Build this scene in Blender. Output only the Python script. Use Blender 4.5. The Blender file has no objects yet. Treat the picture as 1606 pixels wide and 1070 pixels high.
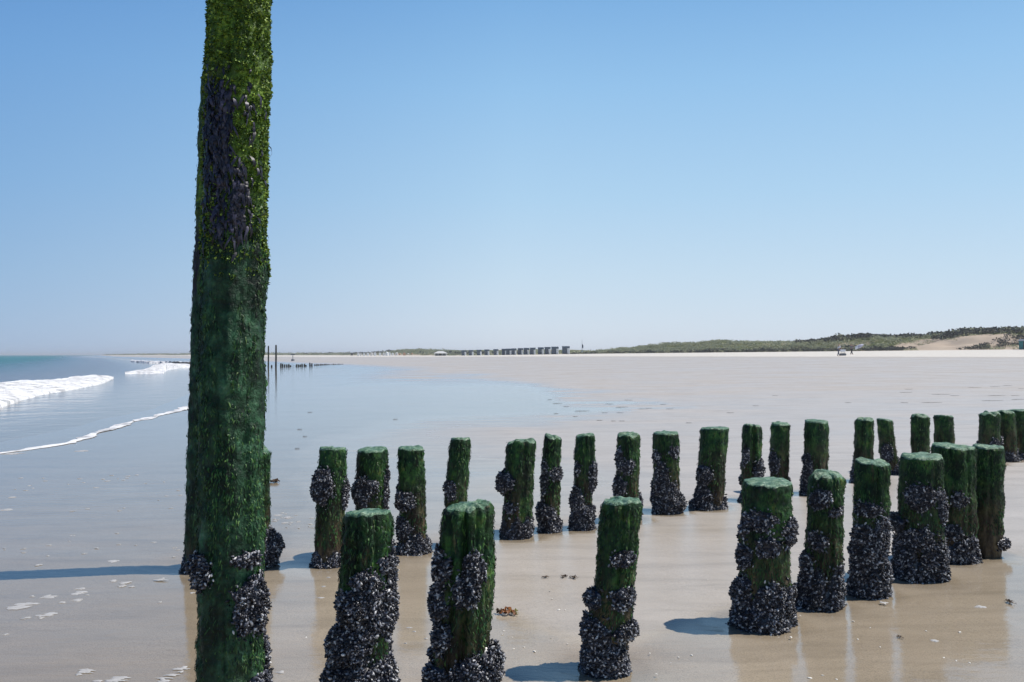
import bpy, math, random
import numpy as np
from mathutils import Vector

C = bpy.context.scene
COL = C.collection
PI = math.pi
R = math.radians

# ------------------------------------------------------------------ camera, sky, sun, exposure
F = 1338.0            # focal length in pixels of the 1606 x 1070 photograph
CAMZ = 1.5
HOR = 557.0
PITCH = math.atan((HOR - 535.0) / F)
cd = bpy.data.cameras.new("camera")
cam = bpy.data.objects.new("camera", cd)
COL.objects.link(cam)
cam.location = (0, 0, CAMZ)
cam.rotation_euler = (PI / 2 + PITCH, 0, 0)
cd.sensor_width = 36.0
cd.lens = 36.0 * F / 1606.0
cd.clip_start = 0.05
cd.clip_end = 30000
C.camera = cam

SUN_EL, SUN_AZ = R(59), R(8)      # azimuth measured from +X towards +Y
w = bpy.data.worlds.new("World")
C.world = w
w.use_nodes = True
nt = w.node_tree
sky = nt.nodes.new("ShaderNodeTexSky")
sky.sky_type = 'NISHITA'
sky.sun_disc = False
sky.sun_elevation = SUN_EL
sky.sun_rotation = PI / 2 - SUN_AZ
sky.air_density = 1.0
sky.dust_density = 0.3
sky.ozone_density = 2.5
sky.altitude = 0
bg = nt.nodes["Background"]
bg.inputs[1].default_value = 0.10
# the clear air near the horizon: pale and bluish instead of the sky model's yellow, by height above the horizon
stc = nt.nodes.new("ShaderNodeTexCoord"); ssx = nt.nodes.new("ShaderNodeSeparateXYZ")
nt.links.new(stc.outputs["Generated"], ssx.inputs[0])
srp = nt.nodes.new("ShaderNodeValToRGB")
_st = [(0.0, (.68, .755, .885)), (.035, (.655, .765, .90)), (.09, (.585, .75, .905)), (.18, (.455, .69, .915)), (.30, (.32, .585, .89)), (.40, (.205, .45, .80)), (.47, (.09, .27, .60)), (.60, (.018, .09, .28)), (1.0, (.006, .035, .15))]
while len(srp.color_ramp.elements) < len(_st): srp.color_ramp.elements.new(.5)
for _e, (_p, _c) in zip(srp.color_ramp.elements, _st):
    _e.position = _p; _e.color = (*_c, 1)
nt.links.new(ssx.outputs[2], srp.inputs[0])
sgn = nt.nodes.new("ShaderNodeVectorMath"); sgn.operation = 'SCALE'; sgn.inputs[3].default_value = 10.0
nt.links.new(srp.outputs[0], sgn.inputs[0])
smx = nt.nodes.new("ShaderNodeMix"); smx.data_type = 'RGBA'; smx.inputs[0].default_value = 0.86
# the sky is deeper over the sea, away from the sun
sxr = nt.nodes.new("ShaderNodeValToRGB")
sxr.color_ramp.elements[0].position = 0.0; sxr.color_ramp.elements[0].color = (.42, .58, .78, 1)
sxr.color_ramp.elements[1].position = 0.62; sxr.color_ramp.elements[1].color = (1, 1, 1, 1)
sxm = nt.nodes.new("ShaderNodeMath"); sxm.operation = 'ADD'; sxm.inputs[1].default_value = 0.62; sxm.use_clamp = True
nt.links.new(ssx.outputs[0], sxm.inputs[0]); nt.links.new(sxm.outputs[0], sxr.inputs[0])
sxv = nt.nodes.new("ShaderNodeVectorMath"); sxv.operation = 'MULTIPLY'
nt.links.new(sgn.outputs[0], sxv.inputs[0]); nt.links.new(sxr.outputs[0], sxv.inputs[1])
nt.links.new(sky.outputs[0], smx.inputs[6]); nt.links.new(sxv.outputs[0], smx.inputs[7])
nt.links.new(smx.outputs[2], bg.inputs[0])

sd = bpy.data.lights.new("sun", 'SUN')
sd.energy = 5.0
sd.angle = R(0.5)
sd.color = (1.0, 0.95, 0.89)
sun = bpy.data.objects.new("sun", sd)
COL.objects.link(sun)
sdir = Vector((math.cos(SUN_EL) * math.cos(SUN_AZ), math.cos(SUN_EL) * math.sin(SUN_AZ), math.sin(SUN_EL)))
sun.rotation_euler = sdir.to_track_quat('Z', 'Y').to_euler()
sun.location = (20, 5, 30)

C.view_settings.view_transform = 'Standard'
C.view_settings.look = 'None'
C.view_settings.exposure = 0.0
C.view_settings.gamma = 1.0
try:
    C.cycles.max_bounces = 6
    C.cycles.volume_bounces = 0
    C.cycles.use_denoising = True
except Exception:
    pass

# ------------------------------------------------------------------ helpers: noise, meshes, tagging
def _hash(ix, iy, iz, seed):
    h = (ix.astype(np.int64) * 374761393 + iy.astype(np.int64) * 668265263 + iz.astype(np.int64) * 2147483647 + seed * 974634541) & 0x7fffffff
    h = ((h ^ (h >> 13)) * 1274126177) & 0x7fffffff
    h = ((h ^ (h >> 16)) * 1103515245) & 0x7fffffff
    return ((h >> 7) & 0xffff) / 65535.0

def vnoise(x, y, z=0.0, seed=0):
    x, y, z = np.broadcast_arrays(np.asarray(x, float), np.asarray(y, float), np.asarray(z, float))
    fx, fy, fz = np.floor(x), np.floor(y), np.floor(z)
    ix, iy, iz = fx.astype(np.int64), fy.astype(np.int64), fz.astype(np.int64)
    tx, ty, tz = x - fx, y - fy, z - fz
    tx = tx * tx * (3 - 2 * tx); ty = ty * ty * (3 - 2 * ty); tz = tz * tz * (3 - 2 * tz)
    def hh(a, b, c): return _hash(ix + a, iy + b, iz + c, seed)
    x00 = hh(0,0,0) * (1 - tx) + hh(1,0,0) * tx
    x10 = hh(0,1,0) * (1 - tx) + hh(1,1,0) * tx
    x01 = hh(0,0,1) * (1 - tx) + hh(1,0,1) * tx
    x11 = hh(0,1,1) * (1 - tx) + hh(1,1,1) * tx
    y0 = x00 * (1 - ty) + x10 * ty
    y1 = x01 * (1 - ty) + x11 * ty
    return (y0 * (1 - tz) + y1 * tz) * 2 - 1

def fbm(x, y, z=0.0, seed=0, octs=4):
    a, s, o = 1.0, 0.0, 0.0
    f = 1.0
    for k in range(octs):
        o = o + a * vnoise(np.asarray(x) * f, np.asarray(y) * f, np.asarray(z) * f, seed + k * 17)
        s += a; a *= 0.5; f *= 2.03
    return o / s

def sstep(a, b, x):
    t = np.clip((np.asarray(x, float) - a) / (b - a), 0, 1)
    return t * t * (3 - 2 * t)

def mesh_obj(name, V, faces, mats, parent=None, smooth=True, midx=None, attrs=None):
    """faces: list of int arrays (n,k); V: (n,3)"""
    me = bpy.data.meshes.new(name)
    V = np.asarray(V, dtype=np.float32)
    faces = [np.asarray(f, dtype=np.int32) for f in faces if len(f)]
    loops = np.concatenate([f.ravel() for f in faces])
    tot = np.concatenate([np.full(len(f), f.shape[1], dtype=np.int32) for f in faces])
    start = np.concatenate([[0], np.cumsum(tot)[:-1]]).astype(np.int32)
    me.vertices.add(len(V)); me.vertices.foreach_set("co", V.ravel())
    me.loops.add(len(loops)); me.loops.foreach_set("vertex_index", loops)
    me.polygons.add(len(tot))
    me.polygons.foreach_set("loop_start", start)
    try: me.polygons.foreach_set("loop_total", tot)
    except Exception: pass
    if not isinstance(mats, (list, tuple)): mats = [mats]
    for m in mats: me.materials.append(m)
    if midx is not None: me.polygons.foreach_set("material_index", np.asarray(midx, dtype=np.int32))
    me.polygons.foreach_set("use_smooth", np.full(len(tot), bool(smooth)))
    if attrs:
        for k, v in attrs.items():
            a = me.attributes.new(k, 'FLOAT', 'POINT')
            a.data.foreach_set("value", np.asarray(v, dtype=np.float32).ravel())
    me.update(calc_edges=True)
    me.validate()
    o = bpy.data.objects.new(name, me)
    COL.objects.link(o)
    if parent is not None: o.parent = parent
    return o

def grid_faces(n, m, wrap=False):
    i = np.arange(n - 1)[:, None]
    j = np.arange(m if wrap else m - 1)[None, :]
    j2 = (j + 1) % m
    a = (i * m + j); b = (i * m + j2); c = ((i + 1) * m + j2); d = ((i + 1) * m + j)
    return np.stack([a, b, c, d], -1).reshape(-1, 4)

class MB:
    """collects simple shapes and links them as ONE mesh object"""
    def __init__(s): s.V = []; s.F = {}; s.n = 0
    def add(s, V, faces):
        for f in faces:
            s.F.setdefault(len(f), []).append([i + s.n for i in f])
        s.V += [tuple(v) for v in V]; s.n += len(V)
    def box(s, c, size, rz=0.0, bev=0.0):
        x, y, z = size[0] / 2, size[1] / 2, size[2] / 2
        b = min(bev, x * .9, y * .9)
        if b > 0:
            o = [(-x + b, -y), (x - b, -y), (x, -y + b), (x, y - b), (x - b, y), (-x + b, y), (-x, y - b), (-x, -y + b)]
        else:
            o = [(-x, -y), (x, -y), (x, y), (-x, y)]
        n = len(o); cs, sn = math.cos(rz), math.sin(rz)
        V = []
        for zz in (-z, z):
            for px, py in o: V.append((c[0] + px * cs - py * sn, c[1] + px * sn + py * cs, c[2] + zz))
        fs = [list(range(n))[::-1], list(range(n, 2 * n))]
        for i in range(n): fs.append([i, (i + 1) % n, n + (i + 1) % n, n + i])
        s.add(V, fs)
    def tube(s, pts, rad, n=8):
        pts = [Vector(p) for p in pts]
        rad = rad if isinstance(rad, (list, tuple)) else [rad] * len(pts)
        V = []
        for i, p in enumerate(pts):
            d = (pts[min(i + 1, len(pts) - 1)] - pts[max(i - 1, 0)]).normalized()
            a = d.orthogonal().normalized(); b = d.cross(a)
            for k in range(n):
                t = 2 * PI * k / n
                V.append(p + (a * math.cos(t) + b * math.sin(t)) * rad[i])
        fs = [list(range(n))[::-1], [len(V) - n + k for k in range(n)]]
        for i in range(len(pts) - 1):
            for k in range(n):
                fs.append([i * n + k, i * n + (k + 1) % n, (i + 1) * n + (k + 1) % n, (i + 1) * n + k])
        s.add(V, fs)
    def build(s, name, mat, parent=None, smooth=False):
        return mesh_obj(name, np.array(s.V), [np.array(f) for f in s.F.values()], mat, parent, smooth)

def tag(o, label=None, cat=None, group=None, kind=None):
    if label: o["label"] = label
    if cat: o["category"] = cat
    if group: o["group"] = group
    if kind: o["kind"] = kind
    return o

def empty(name, loc, label, cat, group=None, rz=0.0):
    o = bpy.data.objects.new(name, None)
    COL.objects.link(o)
    o.empty_display_size = 0.1
    o.location = loc; o.rotation_euler = (0, 0, rz)
    return tag(o, label, cat, group)

def copy_tree(o, parent=None):
    c = o.copy(); COL.objects.link(c)
    if parent is not None: c.parent = parent
    for ch in list(o.children): copy_tree(ch, c)
    return c

# ------------------------------------------------------------------ terrain functions
_wy = [-60, 0, 13, 24, 45, 80, 111, 200, 360, 800, 1100, 1500, 1800]
_wx = [-4, -6.3, -7.9, -9.4, -15, -27, -41, -84, -163, -395, -540, -745, -700]
_ty = [-200, 0, 100, 180, 300, 400, 470, 560, 650, 800, 1200, 1500, 1800]
_tx = [420, 245, 170, 108, 32, -5, -28, -65, -101, -168, -445, -725, -690]
_zy = [-200, 0, 180, 300, 400, 600, 1000, 1800]
_zz = [2.9, 2.9, 2.7, 2.0, 1.25, 1.2, 1.4, 1.3]
def xw(y): return np.interp(y, _wy, _wx)
def xt(y): return np.interp(y, _ty, _tx)
def zt(y): return np.interp(y, _zy, _zz)
def ground(x, y):
    x = np.asarray(x, float); y = np.asarray(y, float)
    a, b = xw(y), xt(y)
    t = (x - a) / (b - a)
    up = np.clip(t, 0, 1)
    z = zt(y) * (up ** 1.2 * 1.0)
    z = np.where(t < 0, (x - a) * 0.018, z)
    z = np.where(t > 1, zt(y) - 0.8 * np.clip((x - b) / 12.0, 0, 1), z)
    z = np.maximum(z, -2.5)
    near = np.exp(-((x / 60.0) ** 2 + (y / 60.0) ** 2))
    z = z + 0.006 * near * fbm(x * 0.45, y * 0.45, 0, 5, 3)
    return z

def ray(px, py):
    u, v = (px - 803.0) / F, (535.0 - py) / F
    c, s = math.cos(PITCH), math.sin(PITCH)
    return np.array([u, c - s * v, s + c * v])

def at_z(px, py, z):
    d = ray(px, py)
    t = (z - CAMZ) / d[2]
    return np.array([0, 0, CAMZ]) + d * t

def at_y(px, py, Y):
    d = ray(px, py)
    return np.array([0, 0, CAMZ]) + d * (Y / d[1])

def at(px, py, far=2000.0):
    """where a ray through that pixel of the photograph meets the beach"""
    d = ray(px, py)
    ts = np.geomspace(1.5, far, 4000)
    P = d[None, :] * ts[:, None]
    P[:, 2] += CAMZ
    h = P[:, 2] - ground(P[:, 0], P[:, 1])
    k = np.argmax(h < 0)
    if h[k] >= 0: return P[-1]
    a, b = ts[k - 1], ts[k]
    for _ in range(30):
        m = (a + b) / 2
        p = d * m + np.array([0, 0, CAMZ])
        if p[2] - float(ground(p[0], p[1])) < 0: b = m
        else: a = m
    return d * b + np.array([0, 0, CAMZ])

# ------------------------------------------------------------------ materials
class NT:
    def __init__(s, name):
        s.m = bpy.data.materials.new(name); s.m.use_nodes = True
        s.t = s.m.node_tree; s.b = s.t.nodes["Principled BSDF"]
    def n(s, typ, **kw):
        nd = s.t.nodes.new(typ)
        for k, v in kw.items(): setattr(nd, k, v)
        return nd
    def l(s, a, b): s.t.links.new(a, b)
    def set(s, **kw):
        for k, v in kw.items(): s.b.inputs[k.replace("_", " ")].default_value = v
    def coord(s, kind="Object", scale=(1, 1, 1), rand=False):
        tc = s.n("ShaderNodeTexCoord"); mp = s.n("ShaderNodeMapping")
        mp.inputs["Scale"].default_value = scale
        s.l(tc.outputs[kind], mp.inputs[0])
        if rand:
            oi = s.n("ShaderNodeObjectInfo"); mu = s.n("ShaderNodeMath", operation='MULTIPLY')
            s.l(oi.outputs["Random"], mu.inputs[0]); mu.inputs[1].default_value = 37.0
            cx = s.n("ShaderNodeCombineXYZ"); s.l(mu.outputs[0], cx.inputs[0]); s.l(mu.outputs[0], cx.inputs[1])
            s.l(cx.outputs[0], mp.inputs["Location"])
        return mp.outputs[0]
    def noise(s, vec, scale, detail=4, rough=0.55, dist=0.0):
        nd = s.n("ShaderNodeTexNoise")
        nd.inputs["Scale"].default_value = scale; nd.inputs["Detail"].default_value = detail
        nd.inputs["Roughness"].default_value = rough; nd.inputs["Distortion"].default_value = dist
        s.l(vec, nd.inputs["Vector"]); return nd.outputs["Fac"]
    def ramp(s, fac, stops):
        nd = s.n("ShaderNodeValToRGB"); e = nd.color_ramp.elements
        while len(e) < len(stops): e.new(0.5)
        for q, (p, c) in zip(e, stops):
            q.position = p
            q.color = (c, c, c, 1) if isinstance(c, (int, float)) else (*c, 1)
        s.l(fac, nd.inputs[0]); return nd.outputs[0]
    def mix(s, fac, a, b, mode='MIX'):
        nd = s.n("ShaderNodeMix", data_type='RGBA', blend_type=mode)
        for i, v in ((0, fac), (6, a), (7, b)):
            if isinstance(v, (int, float)): nd.inputs[i].default_value = v
            elif isinstance(v, tuple): nd.inputs[i].default_value = (*v, 1)
            else: s.l(v, nd.inputs[i])
        return nd.outputs[2]
    def math(s, op, a, b=0.0, clamp=False):
        nd = s.n("ShaderNodeMath", operation=op, use_clamp=clamp)
        for i, v in ((0, a), (1, b)):
            if isinstance(v, (int, float)): nd.inputs[i].default_value = v
            else: s.l(v, nd.inputs[i])
        return nd.outputs[0]
    def attr(s, name):
        nd = s.n("ShaderNodeAttribute", attribute_name=name); return nd.outputs["Fac"]
    def bump(s, h, strength, dist, normal=None):
        nd = s.n("ShaderNodeBump"); nd.inputs["Strength"].default_value = strength
        nd.inputs["Distance"].default_value = dist; s.l(h, nd.inputs["Height"])
        if normal is not None: s.l(normal, nd.inputs["Normal"])
        return nd.outputs[0]

M = {}
def simple(name, col, rough=0.6, vary=0.25, scale=8.0, spec=0.3, bump=0.0):
    t = NT(name); v = t.coord("Object", rand=True)
    n = t.noise(v, scale, 5)
    c1 = tuple(max(0, c * (1 - vary)) for c in col); c2 = tuple(min(1, c * (1 + vary)) for c in col)
    t.l(t.ramp(n, [(0.3, c1), (0.7, c2)]), t.b.inputs["Base Color"])
    t.set(Roughness=rough); t.b.inputs["Specular IOR Level"].default_value = spec
    if bump: t.l(t.bump(n, 0.5, bump), t.b.inputs["Normal"])
    M[name] = t.m
    return t.m

def make_materials():
    # ---- sand
    t = NT("beach_sand"); pos = t.coord("Object")
    wet = t.attr("wet")
    big = t.noise(pos, 0.35, 4); mid = t.noise(pos, 3.0, 5); fine = t.noise(pos, 160.0, 2, 0.6)
    stretch = t.noise(t.coord("Object", (0.10, 0.9, 1)), 1.0, 5, 0.6)
    wetv = t.math('ADD', wet, t.math('MULTIPLY', t.math('SUBTRACT', big, 0.5), 0.22))
    wetv = t.math('ADD', wetv, t.math('MULTIPLY', t.math('SUBTRACT', stretch, 0.5), 0.25), True)
    white = t.mix(mid, (0.56, 0.53, 0.475), (0.63, 0.60, 0.54))
    damp = t.mix(mid, (0.375, 0.350, 0.322), (0.435, 0.410, 0.38))
    wetc = t.mix(mid, (0.355, 0.30, 0.222), (0.41, 0.348, 0.265))
    col = t.mix(t.ramp(wetv, [(0.05, 0.0), (0.14, 1.0)]), white, damp)
    col = t.mix(t.ramp(wetv, [(0.25, 0.0), (0.55, 1.0)]), col, wetc)
    soak = t.mix(mid, (0.245, 0.198, 0.135), (0.285, 0.232, 0.164))
    col = t.mix(t.ramp(wetv, [(0.55, 0.0), (0.85, 1.0)]), col, soak)
    drain = t.noise(t.coord('Object', (0.55, 2.6, 1)), 1.6, 6, 0.62, 0.6)
    col = t.mix(1.0, col, t.ramp(drain, [(0.34, 0.86), (0.5, 1.0), (0.66, 1.07)]), 'MULTIPLY')
    gr = t.ramp(fine, [(0.30, 0.74), (0.5, 1.0), (0.72, 1.14)])
    col = t.mix(1.0, col, gr, 'MULTIPLY')
    # small dark grit and shell crumbs
    vo = t.n("ShaderNodeTexVoronoi"); vo.inputs["Scale"].default_value = 22.0; t.l(pos, vo.inputs["Vector"])
    sp = t.math('LESS_THAN', vo.outputs["Distance"], 0.045)
    gate = t.math('GREATER_THAN', t.noise(pos, 1.7, 3), 0.56)
    col = t.mix(t.math('MULTIPLY', t.math('MULTIPLY', sp, gate), 0.75), col, (0.07, 0.055, 0.045))
    t.l(col, t.b.inputs["Base Color"])
    t.set(Roughness=0.8); t.b.inputs["Specular IOR Level"].default_value = 0.1
    rip = t.noise(t.coord("Object", (1.0, 2.4, 1)), 6.0, 5, 0.58, 0.5)
    fb = t.bump(fine, 0.25, 0.004)
    t.l(t.bump(rip, 0.35, 0.03, fb), t.b.inputs["Normal"])
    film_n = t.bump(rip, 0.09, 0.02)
    gl = t.n("ShaderNodeBsdfGlossy"); gl.inputs["Color"].default_value = (0.88, 0.95, 1.0, 1)  # gloss tinted blue: a deeper sky colour put into the reflection
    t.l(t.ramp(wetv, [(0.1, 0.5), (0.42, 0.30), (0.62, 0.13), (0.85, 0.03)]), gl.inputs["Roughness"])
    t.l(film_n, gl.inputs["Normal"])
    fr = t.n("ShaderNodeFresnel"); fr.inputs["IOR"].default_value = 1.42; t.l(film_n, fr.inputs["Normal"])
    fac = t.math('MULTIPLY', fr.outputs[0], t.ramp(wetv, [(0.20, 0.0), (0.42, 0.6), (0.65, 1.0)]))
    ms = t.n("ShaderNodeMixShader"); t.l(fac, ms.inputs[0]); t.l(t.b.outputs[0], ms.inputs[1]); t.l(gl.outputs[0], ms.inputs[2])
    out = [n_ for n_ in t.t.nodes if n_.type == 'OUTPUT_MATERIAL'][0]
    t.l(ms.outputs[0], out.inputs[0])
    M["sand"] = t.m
    # ---- sea
    t = NT("sea_water"); pos = t.coord("Object")
    sh = t.attr("shallow")
    streak = t.noise(t.coord("Object", (0.35, 0.9, 1)), 0.6, 6, 0.6)
    deep = t.mix(streak, (0.024, 0.130, 0.145), (0.045, 0.185, 0.20))
    shal = t.mix(streak, (0.060, 0.080, 0.115), (0.125, 0.150, 0.19))
    col = t.mix(t.ramp(sh, [(0.0, 0.0), (0.75, 1.0)]), deep, shal)
    col = t.mix(t.ramp(sh, [(0.90, 0.0), (1.0, 1.0)]), col, (0.20, 0.175, 0.14))
    t.l(col, t.b.inputs["Base Color"])
    t.set(IOR=1.33); t.l(t.ramp(sh, [(0.0, 0.40), (0.6, 0.16), (1.0, 0.05)]), t.b.inputs["Roughness"])
    w1 = t.noise(t.coord("Object", (1.0, 0.8, 1)), 0.9, 6, 0.62, 0.4)
    w2 = t.noise(t.coord("Object", (1.0, 0.8, 1)), 5.0, 4, 0.55)
    calm = t.ramp(sh, [(0.82, 1.0), (0.995, 0.05)])
    b1 = t.bump(t.math('MULTIPLY', w1, calm), 0.9, 0.5)
    t.l(t.bump(t.math('MULTIPLY', w2, calm), 0.55, 0.08, b1), t.b.inputs["Normal"])
    M["sea"] = t.m
    # ---- foam
    t = NT("sea_foam"); pos = t.coord("Object")
    n = t.noise(t.coord('Object', (1, .6, 1)), 2.2, 7, 0.7)
    t.l(t.ramp(n, [(0.36, (0.30, 0.31, 0.32)), (0.47, (0.60, 0.60, 0.60)), (0.60, (0.80, 0.81, 0.81))]), t.b.inputs["Base Color"])
    t.set(Roughness=0.7); t.l(t.bump(n, 0.6, 0.08), t.b.inputs["Normal"])
    M["foam"] = t.m
    simple("thin_foam", (0.40, 0.395, 0.385), 0.6, 0.12, 30)
    # ---- algae covered wood of the short posts
    t = NT("algae_wood"); pos = t.coord("Object", rand=True)
    raw = t.n("ShaderNodeTexCoord"); sx = t.n("ShaderNodeSeparateXYZ"); t.l(raw.outputs["Object"], sx.inputs[0])
    z = sx.outputs[2]
    strv = t.coord("Object", (1, 1, 0.18), rand=True)
    n1 = t.noise(pos, 11.0, 5, 0.6); n2 = t.noise(strv, 26.0, 5, 0.65); n3 = t.noise(pos, 55.0, 3, 0.6)
    g = t.ramp(n1, [(0.28, (0.003, 0.012, 0.006)), (0.46, (0.009, 0.042, 0.013)), (0.60, (0.036, 0.105, 0.022)), (0.74, (0.12, 0.14, 0.03))])
    g = t.mix(1.0, g, t.ramp(n3, [(0.3, 0.55), (0.7, 1.35)]), 'MULTIPLY')
    wood = t.ramp(n2, [(0.3, (0.018, 0.012, 0.008)), (0.52, (0.070, 0.050, 0.028)), (0.75, (0.165, 0.125, 0.065))])
    low = t.ramp(z, [(0.22, 1.0), (0.58, 0.0)])
    wm = t.math('MULTIPLY', low, t.ramp(t.noise(strv, 9.0, 4), [(0.34, 0.0), (0.46, 1.0)]), True)
    wm2 = t.math('MULTIPLY', t.ramp(n2, [(0.60, 0.0), (0.70, 0.7)]), 1.0, True)
    c = t.mix(t.math('MAXIMUM', wm, wm2), g, wood)
    c = t.mix(1.0, c, t.ramp(t.noise(t.coord('Object', (1, 1, .4), rand=True), 8.0, 4, .6), [(0.36, 0.22), (0.50, 0.85), (0.64, 1.35)]), 'MULTIPLY')
    t.l(c, t.b.inputs["Base Color"])
    t.l(t.ramp(n3, [(0.3, 0.48), (0.7, 0.80)]), t.b.inputs["Roughness"])
    t.b.inputs["Specular IOR Level"].default_value = 0.25
    bb = t.bump(n2, 0.6, 0.02)
    t.l(t.bump(n3, 0.8, 0.012, bb), t.b.inputs["Normal"])
    M["post"] = t.m
    # ---- algae felt on the flat post heads, sun and sky sheen put into its pale colour
    t = NT("algae_felt"); pos = t.coord("Object", rand=True)
    n1 = t.noise(pos, 30.0, 5, 0.6); n3 = t.noise(pos, 120.0, 3, 0.6)
    c = t.ramp(n1, [(0.32, (0.012, 0.048, 0.020)), (0.47, (0.060, 0.150, 0.080)), (0.62, (0.20, 0.30, 0.19)), (0.73, (0.38, 0.45, 0.33))])
    c = t.mix(1.0, c, t.ramp(n3, [(0.3, 0.6), (0.7, 1.3)]), 'MULTIPLY')
    t.l(c, t.b.inputs["Base Color"]); t.set(Roughness=0.45)
    t.l(t.bump(n3, 0.8, 0.01), t.b.inputs["Normal"])
    M["felt"] = t.m
    # ---- hanging algae
    t = NT("algae_strands"); pos = t.coord("Object", rand=True)
    ge = t.n("ShaderNodeNewGeometry")
    c = t.ramp(ge.outputs["Random Per Island"], [(0.0, (0.003, 0.014, 0.005)), (0.5, (0.012, 0.054, 0.014)), (0.80, (0.040, 0.115, 0.022)), (0.95, (0.075, 0.145, 0.033)), (1.0, (0.13, 0.19, 0.075))])
    c = t.mix(1.0, c, t.ramp(t.noise(t.coord('Object', (1, 1, .4), rand=True), 8.0, 4, .6), [(0.36, 0.3), (0.50, 0.9), (0.64, 1.3)]), 'MULTIPLY')
    t.l(c, t.b.inputs["Base Color"]); t.set(Roughness=0.55); t.b.inputs["Specular IOR Level"].default_value = 0.3
    M["strand"] = t.m
    # ---- tall pole: moss above, purple laver weed in the middle, dark green below
    t = NT("mossy_pole_wood"); pos = t.coord("Object")
    raw = t.n("ShaderNodeTexCoord"); sx = t.n("ShaderNodeSeparateXYZ"); t.l(raw.outputs["Object"], sx.inputs[0])
    z = t.math('MULTIPLY', sx.outputs[2], 1 / 3.5)
    strv = t.coord("Object", (1, 1, 0.25))
    n0 = t.noise(t.coord("Object", (1, 1, 0.45)), 6.0, 4, 0.6); n1 = t.noise(pos, 16.0, 5, 0.65); n2 = t.noise(strv, 22.0, 5, 0.65); n3 = t.noise(pos, 70.0, 3, 0.6)
    zj = t.math('ADD', z, t.math('MULTIPLY', t.math('SUBTRACT', n0, 0.5), 0.10))
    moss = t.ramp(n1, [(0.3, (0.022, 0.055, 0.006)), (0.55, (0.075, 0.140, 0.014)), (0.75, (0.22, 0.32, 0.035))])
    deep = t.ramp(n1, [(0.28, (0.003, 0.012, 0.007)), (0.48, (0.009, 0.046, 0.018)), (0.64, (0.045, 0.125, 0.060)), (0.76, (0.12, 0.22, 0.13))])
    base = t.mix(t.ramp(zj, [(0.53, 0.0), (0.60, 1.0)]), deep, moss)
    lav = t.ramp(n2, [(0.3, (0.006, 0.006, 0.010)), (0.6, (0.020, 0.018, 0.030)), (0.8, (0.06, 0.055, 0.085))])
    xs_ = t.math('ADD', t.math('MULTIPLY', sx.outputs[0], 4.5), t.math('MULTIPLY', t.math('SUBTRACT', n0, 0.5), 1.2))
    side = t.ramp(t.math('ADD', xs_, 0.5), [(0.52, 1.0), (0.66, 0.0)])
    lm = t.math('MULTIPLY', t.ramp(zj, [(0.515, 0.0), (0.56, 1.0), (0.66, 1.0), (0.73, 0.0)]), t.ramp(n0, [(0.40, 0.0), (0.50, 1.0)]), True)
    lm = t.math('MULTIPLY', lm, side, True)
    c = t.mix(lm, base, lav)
    wood = t.ramp(n2, [(0.3, (0.02, 0.014, 0.009)), (0.7, (0.10, 0.075, 0.04))])
    wm = t.math('MULTIPLY', t.ramp(zj, [(0.04, 1.0), (0.12, 0.0)]), t.ramp(n0, [(0.4, 0.0), (0.55, 1.0)]), True)
    c = t.mix(wm, c, wood)
    c = t.mix(1.0, c, t.ramp(t.noise(t.coord('Object', (1, 1, .35)), 7.0, 4, .6), [(0.36, 0.25), (0.50, 0.85), (0.64, 1.35)]), 'MULTIPLY')
    c = t.mix(1.0, c, t.ramp(n3, [(0.3, 0.6), (0.7, 1.3)]), 'MULTIPLY')
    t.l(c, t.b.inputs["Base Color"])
    t.l(t.ramp(n3, [(0.3, 0.45), (0.7, 0.8)]), t.b.inputs["Roughness"]); t.b.inputs["Specular IOR Level"].default_value = 0.28
    bb = t.bump(n2, 0.6, 0.02)
    t.l(t.bump(n3, 0.8, 0.012, bb), t.b.inputs["Normal"])
    M["pole"] = t.m
    # tufts: bright moss / laver
    t = NT("moss_tufts")
    ge = t.n("ShaderNodeNewGeometry")
    c = t.ramp(ge.outputs["Random Per Island"], [(0.0, (0.016, 0.045, 0.006)), (0.4, (0.065, 0.135, 0.013)), (0.8, (0.20, 0.31, 0.028)), (1.0, (0.30, 0.40, 0.07))])
    t.l(c, t.b.inputs["Base Color"]); t.set(Roughness=0.6)
    M["moss"] = t.m
    t = NT("laver_weed")
    ge = t.n("ShaderNodeNewGeometry")
    c = t.ramp(ge.outputs["Random Per Island"], [(0.0, (0.005, 0.005, 0.009)), (0.7, (0.018, 0.016, 0.030)), (1.0, (0.055, 0.05, 0.085))])
    t.l(c, t.b.inputs["Base Color"]); t.set(Roughness=0.45); t.b.inputs["Specular IOR Level"].default_value = 0.4
    M["laver"] = t.m
    # ---- mussels
    t = NT("mussel_shell"); pos = t.coord("Object", rand=True)
    ge = t.n("ShaderNodeNewGeometry")
    c = t.ramp(ge.outputs["Random Per Island"], [(0.0, (0.004, 0.004, 0.006)), (0.54, (0.012, 0.012, 0.018)), (0.71, (0.048, 0.051, 0.070)), (0.86, (0.17, 0.175, 0.205)), (1.0, (0.60, 0.59, 0.58))])  # palest shells: worn shell, plus sun glints put into the colour
    n = t.noise(pos, 140.0, 3, 0.6)
    c = t.mix(t.ramp(n, [(0.62, 0.0), (0.76, 0.45)]), c, (0.27, 0.26, 0.26))
    t.l(c, t.b.inputs["Base Color"]); t.set(Roughness=0.32); t.b.inputs["Specular IOR Level"].default_value = 0.45
    M["mussel"] = t.m
    # ---- dunes
    t = NT("dune_sand"); pos = t.coord("Object")
    veg = t.attr("veg")
    n = t.noise(pos, 0.12, 6, 0.65); n2 = t.noise(pos, 0.6, 4, 0.6)
    vm = t.ramp(t.math('ADD', veg, t.math('MULTIPLY', t.math('SUBTRACT', n, 0.5), 0.9)), [(0.42, 0.0), (0.56, 1.0)])
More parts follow.
